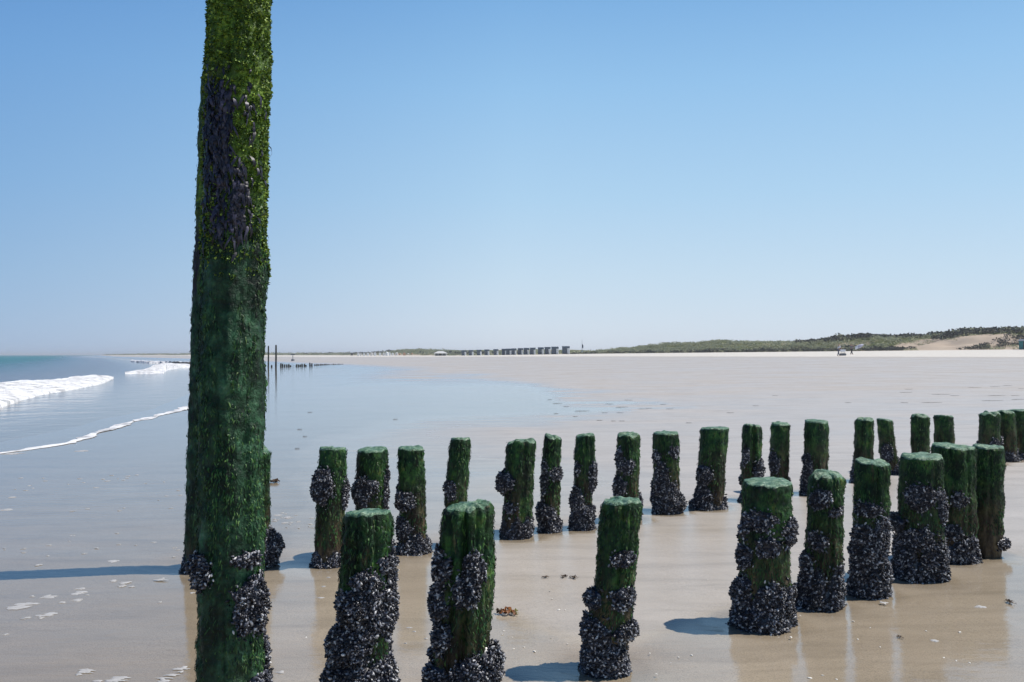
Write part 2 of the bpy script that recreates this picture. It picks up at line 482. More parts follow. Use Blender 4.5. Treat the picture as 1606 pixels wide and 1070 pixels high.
    sand = t.mix(n2, (0.40, 0.32, 0.24), (0.50, 0.42, 0.33))
    grass = t.mix(n2, (0.065, 0.080, 0.030), (0.125, 0.140, 0.055))
    t.l(t.mix(vm, sand, grass), t.b.inputs["Base Color"]); t.set(Roughness=0.9)
    t.b.inputs["Specular IOR Level"].default_value = 0.1
    M["dune"] = t.m
    for nm, a, b in (("marram", (0.255, 0.265, 0.17), (0.46, 0.465, 0.31)), ("scrub", (0.050, 0.051, 0.046), (0.120, 0.118, 0.096))):
        t = NT(nm + "_leaves"); ge = t.n("ShaderNodeNewGeometry")
        t.l(t.ramp(ge.outputs["Random Per Island"], [(0.0, a), (1.0, b)]), t.b.inputs["Base Color"])
        t.set(Roughness=0.7); t.b.inputs["Specular IOR Level"].default_value = 0.2
        tr = t.n("ShaderNodeBsdfTranslucent"); t.l(t.b.inputs["Base Color"].links[0].from_socket, tr.inputs[0])
        mx = t.n("ShaderNodeMixShader"); mx.inputs[0].default_value = 0.45 if nm == "marram" else 0.25
        t.l(t.b.outputs[0], mx.inputs[1]); t.l(tr.outputs[0], mx.inputs[2])
        t.l(mx.outputs[0], [n_ for n_ in t.t.nodes if n_.type == 'OUTPUT_MATERIAL'][0].inputs[0])
        M[nm] = t.m
    simple("stump", (0.028, 0.030, 0.026), 0.6, 0.4, 12, bump=0.01)
    simple("hut_blue", (0.085, 0.118, 0.155), 0.6, 0.2, 3)
    simple("hut_roof", (0.085, 0.115, 0.150), 0.6, 0.2, 3)
    simple("white_paint", (0.78, 0.78, 0.76), 0.5, 0.06, 3)
    simple("pale_canvas", (0.70, 0.68, 0.64), 0.7, 0.1, 3)
    simple("orange_canvas", (0.55, 0.30, 0.17), 0.7, 0.15, 3)
    simple("dark_timber", (0.07, 0.065, 0.06), 0.7, 0.3, 4)
    simple("teal_paint", (0.02, 0.16, 0.16), 0.5, 0.2, 2)
    simple("steel_grey", (0.12, 0.13, 0.15), 0.5, 0.2, 4)
    simple("sun_bleached_canvas", (0.55, 0.55, 0.54), 0.7, 0.08, 3)
    simple("flag_cloth", (0.07, 0.08, 0.12), 0.7, 0.2, 4)
    simple("skin", (0.42, 0.25, 0.17), 0.5, 0.1, 6)
    simple("white_shirt", (0.75, 0.75, 0.76), 0.8, 0.08, 6)
    simple("dark_trousers", (0.035, 0.035, 0.045), 0.8, 0.2, 6)
    simple("grey_trousers", (0.16, 0.16, 0.18), 0.8, 0.2, 6)
    simple("hair", (0.04, 0.028, 0.018), 0.6, 0.3, 20)
    simple("lilac_cloth", (0.42, 0.42, 0.52), 0.7, 0.1, 2)
    simple("seaweed_brown", (0.050, 0.030, 0.014), 0.4, 0.5, 40)
    simple("seaweed_rust", (0.20, 0.075, 0.022), 0.4, 0.5, 30)
    simple("seaweed_olive", (0.13, 0.12, 0.028), 0.4, 0.4, 30)
    simple("wrack_dark", (0.060, 0.052, 0.046), 0.7, 0.4, 20)
    simple("shell_white", (0.72, 0.69, 0.62), 0.4, 0.12, 60)
    simple("stone_dark", (0.045, 0.042, 0.042), 0.5, 0.4, 30)
make_materials()

# ------------------------------------------------------------------ beach, sea
def axis_sp(lo, hi, n, scale, c=0.0):
    a, b = np.arcsinh((lo - c) / scale), np.arcsinh((hi - c) / scale)
    return c + np.sinh(np.linspace(a, b, n)) * scale

def poly_mask(px, py, poly, soft):
    """1 inside, falling off over 'soft' outside (units of the arguments)"""
    poly = np.array(poly, float)
    inside = np.zeros(px.shape, bool); dmin = np.full(px.shape, 1e9)
    n = len(poly)
    for i in range(n):
        x1, y1 = poly[i]; x2, y2 = poly[(i + 1) % n]
        cond = ((y1 > py) != (y2 > py)) & (px < (x2 - x1) * (py - y1) / (y2 - y1 + 1e-12) + x1)
        inside ^= cond
        dx, dy = x2 - x1, y2 - y1
        t = np.clip(((px - x1) * dx + (py - y1) * dy) / (dx * dx + dy * dy + 1e-12), 0, 1)
        dmin = np.minimum(dmin, np.hypot(px - x1 - t * dx, py - y1 - t * dy))
    sd_ = np.where(inside, dmin, -dmin)
    return sstep(-soft, soft, sd_)

def build_beach():
    xs = axis_sp(-1500, 900, 680, 3.6, 1.5); ys = axis_sp(-120, 1800, 640, 3.6, 5.0)
    X, Y = np.meshgrid(xs, ys, indexing='ij')
    Z = ground(X, Y)
    # scoured hollows round the feet of the posts, holding a little water
    scour = np.zeros(X.shape)
    for (qx, qy, qr) in FEET:
        d2 = ((X - qx) ** 2 + ((Y - qy) * 1.0) ** 2) / (qr + .17) ** 2
        scour = np.maximum(scour, np.exp(-d2 ** 1.3 * .8))
    Z = Z - 0.022 * scour + 0.0035 * fbm(X * 2.2, Y * 3.2, 0, 61, 4) * np.exp(-((X / 14) ** 2 + (Y / 16) ** 2))
    # wetness of the sand by place: film of water by the sea and round the groyne, a shallow pool behind it, dry higher up
    Yc = np.maximum(Y, 0.8)
    gx, gy = X / Yc * F + 803, HOR + CAMZ * F / Yc          # bearing and nearness on flat sand, in photograph units
    tt = (X - xw(Y)) / (xt(Y) - xw(Y))
    wet = 0.24 * (1 - sstep(0.44, 0.58, tt + 0.02 * fbm(X * .02, Y * .02, 0, 2, 3))) - 0.12 * sstep(.5, .6, tt)
    wet = np.maximum(wet, 0.30 * sstep(575, 640, gy))
    wet = np.maximum(wet, 0.31 * sstep(640, 760, gy))
    wet = np.maximum(wet, 0.66 * sstep(800, 900, gy + 0.06 * (803 - gx)))
    a = xw(Y); s = X - a
    wet = np.maximum(wet, 0.95 * (1 - sstep(2.0, 6.5, s)) * (1 - sstep(60, 140, Y)))
    wid = 1 + 1.6 * sstep(40, 100, Y)
    wet = np.maximum(wet, 0.82 * (1 - sstep(2.5 * wid, 13.5 * wid, s + 1.5 * fbm(X * .3, Y * .2, 0, 78, 3))))
    pool = [(380, 584), (470, 588), (560, 597), (760, 600), (860, 612), (960, 628), (1055, 641), (1000, 652), (900, 664), (780, 671), (650, 668), (570, 680), (510, 705), (470, 790), (440, 900), (200, 900), (200, 600)]
    wob = fbm(X * .35, Y * .35, 0, 71, 4)
    wet = np.maximum(wet, 0.92 * poly_mask(gx + 70 * wob, gy + 14 * fbm(X * .3 + 9, Y * .3, 0, 72, 4), pool, 34))
    wet = np.where((gx > 820) & (gx < 1120) & (gy > 600) & (gy < 690), np.minimum(wet, np.maximum(.30, wet - .45 * sstep(-.1, .25, fbm(X * .45, Y * 1.1, 0, 75, 4)) * sstep(820, 900, gx) * (1 - sstep(1010, 1110, gx)))), wet)
    mid_ = [(680, 885), (830, 850), (1150, 805), (1400, 760), (1400, 830), (1160, 960), (1010, 1010), (900, 1015), (780, 965)]
    wet = wet + (0.40 - wet) * poly_mask(gx, gy, mid_, 22)
    wet = np.where(Y < 1.0, 0.74, wet)
    wet = wet + (0.9 - wet) * sstep(.35, .8, scour)
    wet = np.maximum(wet, .93 * sstep(820, 880, gy) * (1 - sstep(350, 520, gx)))
    wet = np.maximum(wet, .72 * sstep(860, 940, gy + 0.10 * (gx - 1300)) * sstep(1150, 1260, gx))
    V = np.stack([X, Y, Z], -1).reshape(-1, 3)
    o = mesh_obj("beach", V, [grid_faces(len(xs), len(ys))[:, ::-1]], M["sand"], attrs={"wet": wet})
    tag(o, kind="structure")

def build_sea():
    xs = -axis_sp(-60, 9000, 420, 9.0)[::-1]; ys = axis_sp(-120, 12000, 460, 9.0, 8.0)
    X, Y = np.meshgrid(xs, ys, indexing='ij')
    off = xw(np.minimum(Y, 1800)) - X
    amp = 0.10 * sstep(9, 40, off)
    ph = off / 9.0 * 2 * PI + 2.5 * fbm(X * 0.03, Y * 0.03, 0, 3, 3)
    Z = amp * (np.sin(ph) * 0.6 * (0.4 + 0.6 * vnoise(X * .04, Y * .04, 0, 9)) + 0.5 * fbm(X * 0.35, Y * 0.25, 0, 21, 3))
    fade = 1 - sstep(150, 500, np.hypot(X, Y))
    Z = Z * fade + 0.004 - 0.03 * (1 - sstep(-0.5, 2.0, off))
    shallow = np.clip(1 - sstep(1, 42, off), 0, 1)
    V = np.stack([X, Y, Z], -1).reshape(-1, 3)
    o = mesh_obj("sea", V, [grid_faces(len(xs), len(ys))[:, ::-1]], M["sea"], attrs={"shallow": shallow})
    tag(o, kind="structure")

def keep_faces(fs, V, fn):
    c = V[fs].mean(1)
    return fs[fn(c)]

def build_foam():
    def curve(pts, n):
        p = np.array(pts, float); t = np.linspace(0, 1, n)
        d = np.concatenate([[0], np.cumsum(np.hypot(*np.diff(p[:, :2], axis=0).T))]); d /= d[-1]
        return np.stack([np.interp(t, d, p[:, k]) for k in range(p.shape[1])], -1)
    def bank(bot, top, n, m, lump, back, keep, seed):
        b = curve(bot, n); t = curve(top, n)
        B = np.array([at_z(x, y, 0.02) for x, y in b])
        B[:, 1] += np.sin(np.linspace(0.02, .98, n) * PI) ** .7 * B[:, 1] * 0.010 * fbm(B[:, 0] * 1.2, B[:, 1] * .4, 0, seed + 90, 4)
        T = np.array([at_z(x, y, z) for x, y, z in t])
        js = np.linspace(0, 1, m)
        V = np.zeros((n, m + 4, 3))
        for j, u in enumerate(js):
            P = B * (1 - u) + T * u
            P[:, 2] = 0.0 + T[:, 2] * (1 - (1 - min(1, u * 1.6)) ** 2)
            V[:, j] = P
        for k in range(4):
            P = T + (T - B) * 0 ; dirv = np.repeat((T - B).mean(0)[None], n, 0); dirv[:, 2] = 0
            L = np.linalg.norm(dirv, axis=1, keepdims=True) + 1e-6
            P = T + dirv / L * back * (k + 1) / 4
            P[:, 2] = T[:, 2] * (1 - (k + 1) / 4) - 0.06 * (k + 1) / 4
            V[:, m + k] = P
        nn = fbm(V[..., 0] * 0.9, V[..., 1] * 0.5, 0, seed, 5)
        env = np.ones((n, m + 4)); env[:, 0] = 0.2; env[:, m:] *= np.linspace(.8, 0, 4)
        rg = 1 - np.abs(fbm(V[..., 0] * 2.6, V[..., 1] * 1.3, 0, seed + 8, 4)) * 2
        V[..., 2] += lump * nn * env + lump * 0.5 * env + lump * .45 * rg * env
        V[:, 0, 2] = -0.02
        V = V.reshape(-1, 3)
        fs = grid_faces(n, m + 4)
        return V, keep_faces(fs, V, lambda c: fbm(c[:, 0] * 3.2, c[:, 1] * 1.2, 0, seed + 5, 4) > keep)
    parts = [
        bank([(-120, 668), (0, 640), (30, 629), (60, 620), (120, 610), (160, 602), (178, 594)],
             [(-120, 608, .24), (0, 602, .22), (40, 599, .22), (100, 595, .20), (150, 589.5, .20), (168, 590.5, .12), (179, 593.5, .03)], 520, 80, 0.085, 2.5, -2, 3),
        bank([(196, 586.5), (225, 586), (255, 586), (262, 581), (285, 576.5), (330, 574.5)],
             [(196, 585.5, .02), (225, 582, .12), (240, 575, .3), (260, 570, .35), (285, 572, .2), (330, 572, .12)], 220, 40, 0.12, 5.0, -2, 13),
        bank([(205, 567.5), (235, 570), (300, 571)], [(205, 565, .3), (235, 567, .3), (300, 569, .3)], 120, 12, 0.12, 4.0, -.45, 23),
    ]
    V = []; Fs = []; n = 0
    for v, f in parts:
        V.append(v); Fs.append(f + n); n += len(v)
    o = mesh_obj("breaking_wave_foam", np.concatenate(V), [np.concatenate(Fs)], M["foam"])
    tag(o, "white broken wave foam rolling in on the shallow sea", "foam", kind="stuff")
    # swash edge: a thin ragged lace of foam where the water runs out on the sand
    pts = [(-90, 722), (0, 709), (30, 705), (75, 698), (110, 693), (130, 686), (150, 677), (185, 666), (225, 656), (260, 648), (300, 638), (330, 630), (360, 624)]
    c = curve(pts, 700)
    P = np.array([at_z(x, y, 0.02) for x, y in c])
    tang = np.gradient(P, axis=0); nrm = np.stack([-tang[:, 1], tang[:, 0], 0 * tang[:, 0]], -1)
    nrm /= np.linalg.norm(nrm, axis=1, keepdims=True) + 1e-9
    s = np.concatenate([[0], np.cumsum(np.linalg.norm(np.diff(P, axis=0), axis=1))])
    wd = 0.085 * (1 + 0.9 * fbm(s * 1.1, 0 * s, 0, 4, 3)) * (P[:, 1] / 14)
    wob = 0.12 * fbm(s * 0.7, 0 * s + 9, 0, 8, 4)
    m = 9
    V = np.zeros((len(P), m, 3))
    for j in range(m):
        u = j / (m - 1) * 2 - 1
        V[:, j] = P + nrm * (wob + u * wd * (1.0 + 0.5 * fbm(s * 4, 0 * s + 3 * (u > 0), 0, 31, 3)))[:, None]
        V[:, j, 2] = np.maximum(0.008, ground(V[:, j, 0], V[:, j, 1]) + .003) + 0.010 * (1 - u * u)
    V = V.reshape(-1, 3)
    fs = keep_faces(grid_faces(len(P), m), V, lambda c: fbm(c[:, 0] * 4, c[:, 1] * 4, 0, 77, 3) > -0.62)
    o = mesh_obj("swash_foam", V, [fs], M["foam"])
    tag(o, "thin white line of foam at the edge of the running water", "foam", kind="stuff")
    # flecks of foam stranded on the wet sand
    fl = [(75, 872, 6), (62, 886, 14), (180, 880, 26), (272, 874, 10), (178, 911, 14), (195, 915, 22), (190, 920, 14), (205, 921, 12), (250, 910, 24), (125, 924, 16), (122, 931, 24), (137, 934, 8), (50, 936, 10), (75, 937, 26), (97, 946, 14), (30, 952, 48), (122, 942, 18), (70, 966, 34), (40, 970, 14), (250, 945, 8), (10, 995, 8), (132, 1055, 30), (188, 1063, 36), (155, 1068, 18), (258, 1064, 32), (285, 1050, 30), (302, 930, 9),
          (440, 1055, 16), (436, 808, 14), (452, 812, 18), (448, 820, 12), (468, 818, 9), (430, 815, 9), (486, 822, 10), (25, 711, 34), (126, 708, 24), (20, 780, 14), (8, 800, 20), (515, 906, 8), (508, 920, 8), (503, 938, 12), (642, 985, 9), (650, 991, 7), (668, 1002, 8), (636, 1010, 7),
          (1470, 878, 26), (1500, 872, 20), (1430, 882, 14), (1385, 946, 16), (1538, 952, 20), (1465, 1005, 14)]
    rnd = np.random.RandomState(4)
    for _ in range(46):
        fl.append((rnd.uniform(5, 288), rnd.choice([748, 762, 790, 860]) + rnd.normal(0, 9), rnd.uniform(4, 11)))
    for _ in range(16): fl.append((rnd.uniform(428, 492), rnd.uniform(803, 830), rnd.uniform(4, 9)))
    V = []; Fq = []; Ft = []; n = 0
    for (px, py, wpx) in fl:
        c0 = at(px, py); wm = .8 * wpx * c0[1] / F
        for q in range(2 if wpx < 14 else 5):
            k = 18; th = np.linspace(0, 2 * PI, k, endpoint=False)
            lx, ly = wm * 0.5 * rnd.uniform(.3, .9), wm * rnd.uniform(.08, .28)
            ox, oy = rnd.uniform(-.25, .25) * wm, rnd.uniform(-.5, .5) * wm
            if q == 0: lx, ox, oy = wm * .5, 0, 0
            rr = 1 + 0.8 * fbm(np.cos(th) * 2.2 + n, np.sin(th) * 2.2, 0, 3, 3)
            ring = []
            for f_, dz in ((1.0, 0.001), (0.8, 0.0028), (0.4, 0.004)):
                x = c0[0] + ox + np.cos(th) * lx * rr * f_; y = c0[1] + oy + np.sin(th) * ly * rr * f_
                ring.append(np.stack([x, y, ground(x, y) + dz], -1))
            cx, cy = c0[0] + ox, c0[1] + oy
            V.append(np.concatenate(ring + [np.array([[cx, cy, float(ground(cx, cy)) + 0.0045]])]))
            Fq.append(grid_faces(3, k, True) + n)
            i = np.arange(k); Ft.append(np.stack([2 * k + i, 2 * k + (i + 1) % k, np.full(k, 3 * k)], -1) + n)
            n += 3 * k + 1
    o = mesh_obj("stranded_foam_flecks", np.concatenate(V), [np.concatenate(Fq), np.concatenate(Ft)], M["thin_foam"])
    tag(o, "scattered white flecks of foam left on the wet sand", "foam", kind="stuff")

# ------------------------------------------------------------------ dunes
_hy = [-200, 100, 180, 200, 225, 250, 300, 330, 390, 440, 475, 560, 620, 680, 730, 800, 1000, 1200, 1500, 1800]
_hh = [6.0, 6.0, 5.6, 5.2, 4.7, 4.1, 3.2, 2.0, 0.3, 0.6, 1.4, 2.4, 4.2, 4.2, 2.0, 1.3, 1.6, 2.6, 0.8, 0.8]
def dune_z(y, u):
    """height of the dune at the toe parameter y, u metres inland"""
    x = xt(y) + u
    H = np.interp(y, _hy, _hh)
    base = zt(y) - 0.15
    rise = sstep(-2, 26, u)
    n = fbm(x * 0.045, y * 0.035, 0, 40, 4); n2 = fbm(x * 0.25, y * 0.2, 0, 44, 3)
    z = base + H * rise * (0.86 + 0.42 * n) + 0.22 * np.minimum(H, 3) * sstep(0, 6, u) * n2
    return z - 0.5 * (1 - sstep(-4, 0, u))

def veg_at(y, u):
    x = xt(y) + u
    n = fbm(x * 0.06, y * 0.05, 0, 60, 3)
    sandy = (1 - sstep(212, 240, y)) * (1 - sstep(15, 21, u))
    v = 0.72 - 0.55 * sandy + 0.55 * n
    v = np.where(u < 1.5, v - 0.35, v)
    v = np.where((y > 330) & (y < 450), v - 0.45, v)
    v = np.where((y > 480), v - 0.45 * (1 - sstep(3, 9, u)), v)
    return v

def build_dunes():
    ys = np.concatenate([np.linspace(-150, 120, 60, endpoint=False), np.linspace(120, 480, 360, endpoint=False), np.linspace(480, 900, 200, endpoint=False), np.linspace(900, 1780, 140)])
    us = np.concatenate([np.linspace(-4, 40, 60, endpoint=False), np.linspace(40, 320, 30)])
    Yg, U = np.meshgrid(ys, us, indexing='ij')
    V = np.stack([xt(Yg) + U, Yg, dune_z(Yg, U)], -1).reshape(-1, 3)
    o = mesh_obj("dunes", V, [grid_faces(len(ys), len(us))[:, ::-1]], M["dune"], attrs={"veg": veg_at(Yg, U)})
    tag(o, kind="structure")
    # vegetation: clumps of blades and leaves
    rnd = np.random.RandomState(11)
    def clumps(y, u, size, nl, tall):
        n = len(y); x = xt(y) + u; z = dune_z(y, u)
        base = np.stack([x, y, z], -1)
        c = np.repeat(base, nl, 0); s = np.repeat(size, nl)
        k = len(c)
        th = rnd.uniform(0, 2 * PI, k); rr = np.sqrt(rnd.uniform(0, 1, k)); hz = rnd.uniform(0.05, 1, k) * np.sqrt(np.maximum(0, 1 - rr ** 2 * .8))
        p = c + np.stack([np.cos(th) * rr * s, np.sin(th) * rr * s, hz * s * tall * 0.75], -1)
        d = np.stack([rnd.normal(0, .6, k), rnd.normal(0, .6, k), rnd.uniform(.3, 1.2, k)], -1); d /= np.linalg.norm(d, axis=1, keepdims=True)
        e = np.cross(d, rnd.normal(0, 1, (k, 3))); e /= np.linalg.norm(e, axis=1, keepdims=True)
        L = (s * rnd.uniform(.25, .55, k))[:, None]; W = (s * rnd.uniform(.10, .22, k))[:, None]
        V = np.stack([p - e * W, p + d * L * .5 - e * W * 1.1 , p + d * L, p + d * L * .45 + e * W * 1.2], 1).reshape(-1, 3)
        f = np.arange(len(V)).reshape(-1, 4)
        return V, f
    def scatter(n, y0, y1, u0, u1, cond, s0, s1, nl, tall):
        y = rnd.uniform(y0, y1, n); u = u0 + (u1 - u0) * rnd.uniform(0, 1, n) ** 1.3
        k = cond(y, u, rnd.uniform(0, 1, n))
        y, u = y[k], u[k]
        return clumps(y, u, rnd.uniform(s0, s1, len(y)), nl, tall)
    def join(parts, name, mat, label, cat):
        V = []; Fs = []; n = 0
        for v, f in parts: V.append(v); Fs.append(f + n); n += len(v)
        o = mesh_obj(name, np.concatenate(V), [np.concatenate(Fs)], mat, smooth=False)
        tag(o, label, cat, kind="stuff")
    join([
        scatter(9000, 120, 330, 0.5, 45, lambda y, u, r: (veg_at(y, u) > 0.25 + 0.5 * r), .45, 1.1, 12, .9),
        scatter(3200, 110, 242, 1, 18, lambda y, u, r: fbm((xt(y) + u) * .12 + 7, y * .10, 0, 93, 4) + .20 * (u < 6) + .35 * sstep(195, 215, y) - .10 > 0.25 * r - .02, .3, .75, 14, .8),
        scatter(3500, 330, 800, 1, 45, lambda y, u, r: (veg_at(y, u) > 0.2 + 0.5 * r), .8, 1.7, 9, .8),
        scatter(1500, 800, 1750, 1, 40, lambda y, u, r: (veg_at(y, u) > 0.2 + 0.5 * r), 1.5, 3.0, 8, .7),
    ], "marram_grass", M["marram"], "grey green marram grass covering the low dunes", "dune grass")
    join([
        scatter(5200, 120, 262, 13, 60, lambda y, u, r: (y < 250) & (u > 18.5 + 5 * (vnoise(y * .12, u * 0))), .6, 1.4, 16, .9),
        scatter(2600, 120, 240, 1, 21, lambda y, u, r: fbm((xt(y) + u) * .13, y * .10, 0, 91, 3) > 0.24, .4, .95, 14, .8),
        scatter(1500, 205, 330, 0.8, 5, lambda y, u, r: r > .25 + .3 * vnoise(y * .2, 0 * u, 0, 6), .5, 1.0, 14, .9),
        scatter(700, 330, 900, 8, 45, lambda y, u, r: vnoise(y * .03, u * .05, 0, 8) > .1, 1.2, 2.6, 12, 1.0),
    ], "dune_scrub", M["scrub"], "dark scrub bushes along the crest and foot of the dunes", "bushes")

# ------------------------------------------------------------------ posts
def mussel_template(seg, rings):
    prof = {5: [(0.0, .10), (.18, .52), (.48, .95), (.78, .80), (1.0, .22)], 4: [(0.0, .15), (.35, .85), (.75, .85), (1.0, .2)], 3: [(0, .2), (.5, 1.0), (1.0, .25)]}[rings]
    V = []
    for t_, r_ in prof:
        for k in range(seg):
            a = 2 * PI * k / seg
            V.append((t_, math.cos(a) * r_ * 0.27, math.sin(a) * r_ * 0.19))
    V = np.array(V)
    F4 = grid_faces(rings, seg, True)
    caps = [list(range(seg))[::-1], [(rings - 1) * seg + k for k in range(seg)]]
    return V, F4, np.array(caps)

class Post:
    def __init__(s, top, base, r, H, lean, seed, bend=(0, 0), rough=1.0, taper=0.0, flare=0.0):
        s.cracks = []
        s.r, s.H, s.lean, s.seed, s.bend, s.rough, s.taper, s.flare = r, H, lean, seed, bend, rough, taper, flare
    def centre(s, z):
        u = np.clip(z / s.H, -0.3, 1.1)
        q = u * (1 - u) * 4
        return s.lean[0] * u + s.bend[0] * q, s.lean[1] * u + s.bend[1] * q
    def radius(s, th, z):
        cx, cy = np.cos(th), np.sin(th)
        sd = s.seed
        g = fbm(cx * 3.0, cy * 3.0, z * 0.9, sd, 3) * 0.055
        gr = -np.exp(-np.abs(vnoise(cx * 5.5 + 3, cy * 5.5, z * 0.35, sd + 3)) * 9) * 0.07 * s.rough
        d = fbm(cx * s.r * 34, cy * s.r * 34, z * 24, sd + 7, 4) * 0.011 * s.rough
        big = fbm(cx * s.r * 12, cy * s.r * 12, z * 8, sd + 9, 2) * 0.012 * s.rough
        u = np.clip(z / s.H, 0, 1)
        for (gt, gw, gd) in s.cracks:
            dth = np.angle(np.exp(1j * (th - gt - .10 * np.sin(z * 7 + gt))))
            gr = gr - gd * np.exp(-(dth / gw) ** 2) * sstep(.02, .5, u)
        return s.r * (1 + g + gr - s.taper * u + s.flare * (1 - u) ** 2) + d + big
    def point(s, th, z, off=0.0):
        x, y = s.centre(z); rr = s.radius(th, z) + off
        return np.stack([x + np.cos(th) * rr, y + np.sin(th) * rr, z + 0 * th], -1)

def build_shaft(p, nth, nz, mat, parent, topstyle, rnd):
    z = np.linspace(-0.12, p.H, nz); th = np.linspace(0, 2 * PI, nth, endpoint=False)
    Z, T = np.meshgrid(z, th, indexing='ij')
    V = p.point(T, Z)
    # uneven head: the rim height varies, the edge is worn round
    tilt = rnd.uniform(-.5, .5, 2) * 0.02
    e = sstep(p.H - 0.10, p.H, Z)
    cx, cy = p.centre(np.array(p.H))
    if topstyle == 'flat': hv = 0.013 * fbm(np.cos(T) * 2, np.sin(T) * 2, 0, p.seed + 30, 3)
    elif topstyle == 'lumpy': hv = 0.030 * fbm(np.cos(T) * 2, np.sin(T) * 2, 0, p.seed + 30, 3)
    else: hv = 0.06 * fbm(np.cos(T) * 2.4, np.sin(T) * 2.4, 0, p.seed + 30, 3)
    V[..., 2] += e * (hv + tilt[0] * np.cos(T) + tilt[1] * np.sin(T))
    rnd_e = {'flat': 0.05, 'lumpy': 0.16, 'split': 0.10}[topstyle]
    shr = 1 - rnd_e * sstep(p.H - 0.03, p.H, Z) ** 2
    V[..., 0] = cx * e + V[..., 0] * (1 - e) if False else V[..., 0]
    ax, ay = p.centre(Z)
    V[..., 0] = ax + (V[..., 0] - ax) * shr; V[..., 1] = ay + (V[..., 1] - ay) * shr
    rim = V[-1]
    rings = []
    for f_ in (0.93, 0.8, 0.55, 0.28):
        q = rim.copy(); q[:, 0] = cx + (rim[:, 0] - cx) * f_; q[:, 1] = cy + (rim[:, 1] - cy) * f_
        q[:, 2] = p.H + (rim[:, 2] - p.H) * (f_ if topstyle != 'split' else f_) + {'flat': .006, 'lumpy': .012, 'split': -.01}[topstyle] * (1 - f_ ** 3) + 0.006 * vnoise(q[:, 0] * 40, q[:, 1] * 40, 0, p.seed + 5)
        rings.append(q)
    allV = np.concatenate([V.reshape(-1, 3)] + rings + [np.array([[cx, cy, p.H + {'flat': .006, 'lumpy': .012, 'split': -.01}[topstyle]]])])
    F4 = grid_faces(nz + 4, nth, True)
    i = np.arange(nth); b = (nz + 3) * nth
    F3 = np.stack([b + i, b + (i + 1) % nth, np.full(nth, (nz + 4) * nth)], -1)
    midx = np.zeros(len(F4) + len(F3), int)
    nlow = (nz - 2) * nth
    midx[nlow:] = 1
    o = mesh_obj("post_shaft", allV, [F4, F3], [mat, M["felt"]], parent, True, midx)
    return o

def add_strands(p, n, parent, rnd, mat, name, zr, size=1.0, thr=None, hang=1.0, dens=None):
    m = n * 3
    z = rnd.uniform(zr[0], zr[1], m); th = rnd.uniform(0, 2 * PI, m)
    dn = fbm(np.cos(th) * 1.7, np.sin(th) * 1.7, z * 4.0, p.seed + 70, 3)
    k = dn > -0.25 + rnd.uniform(-.3, .3, m)
    if dens is not None: k &= rnd.uniform(0, 1, m) < dens(th, z)
    z, th = z[k][:n], th[k][:n]; n = len(z)
    if n == 0: return None
    L = size * rnd.uniform(.010, .040, n) * hang; W = size * rnd.uniform(.0009, .0029, n)
    side = rnd.normal(0, .25, n)
    rows = []
    for q, (f_, out) in enumerate(((0, -0.002), (.4, .004), (.75, .005), (1.0, .002))):
        o_ = out * size * rnd.uniform(.5, 1.8, n)
        zz = z - L * f_
        t2 = th + side * L * f_ / p.r
        wv = W * (1, 1.2, .9, .25)[q] / p.r
        rows.append(p.point(t2 - wv, zz, o_)); rows.append(p.point(t2 + wv, zz, o_ + rnd.normal(0, .0015, n)))
    V = np.stack(rows, 1)                       # n, 8, 3
    base = (np.arange(n) * 8)[:, None, None]
    f = np.array([[0, 1, 3, 2], [2, 3, 5, 4], [4, 5, 7, 6]])[None] + base
    return tag(mesh_obj(name, V.reshape(-1, 3), [f.reshape(-1, 4)], mat, parent, True), kind='stuff')

def add_tufts(p, n, parent, rnd, mat, name, zr, size, dens):
    """little crumpled cushions of moss: each a bunch of short blades"""
    m = n * 6
    z = rnd.uniform(zr[0], zr[1], m); th = rnd.uniform(0, 2 * PI, m)
    k = rnd.uniform(0, 1, m) < dens(th, z)
    z, th = z[k][:n], th[k][:n]; n = len(z)
    nb = 6
    z = np.repeat(z, nb) + rnd.normal(0, size * .5, n * nb); th = np.repeat(th, nb) + rnd.normal(0, size * .5 / p.r, n * nb)
    k = len(z)
    P = p.point(th, z, -0.002)
    N = np.stack([np.cos(th), np.sin(th), 0 * th], -1)
    d = N * rnd.uniform(.3, 1.0, k)[:, None] + np.stack([rnd.normal(0, .6, k), rnd.normal(0, .6, k), rnd.normal(-.2, .6, k)], -1)
    d /= np.linalg.norm(d, axis=1, keepdims=True)
    e = np.cross(d, rnd.normal(0, 1, (k, 3))); e /= np.linalg.norm(e, axis=1, keepdims=True)
    L = (size * rnd.uniform(.5, 1.25, k))[:, None]; W = (size * rnd.uniform(.22, .5, k))[:, None]
    up = np.cross(d, e) * L * .18
    V = np.stack([P - e * W * .5, P + d * L * .55 - e * W + up, P + d * L, P + d * L * .5 + e * W + up], 1).reshape(-1, 3)
    return tag(mesh_obj(name, V, [np.arange(len(V)).reshape(-1, 4)], mat, parent, True), kind='stuff')

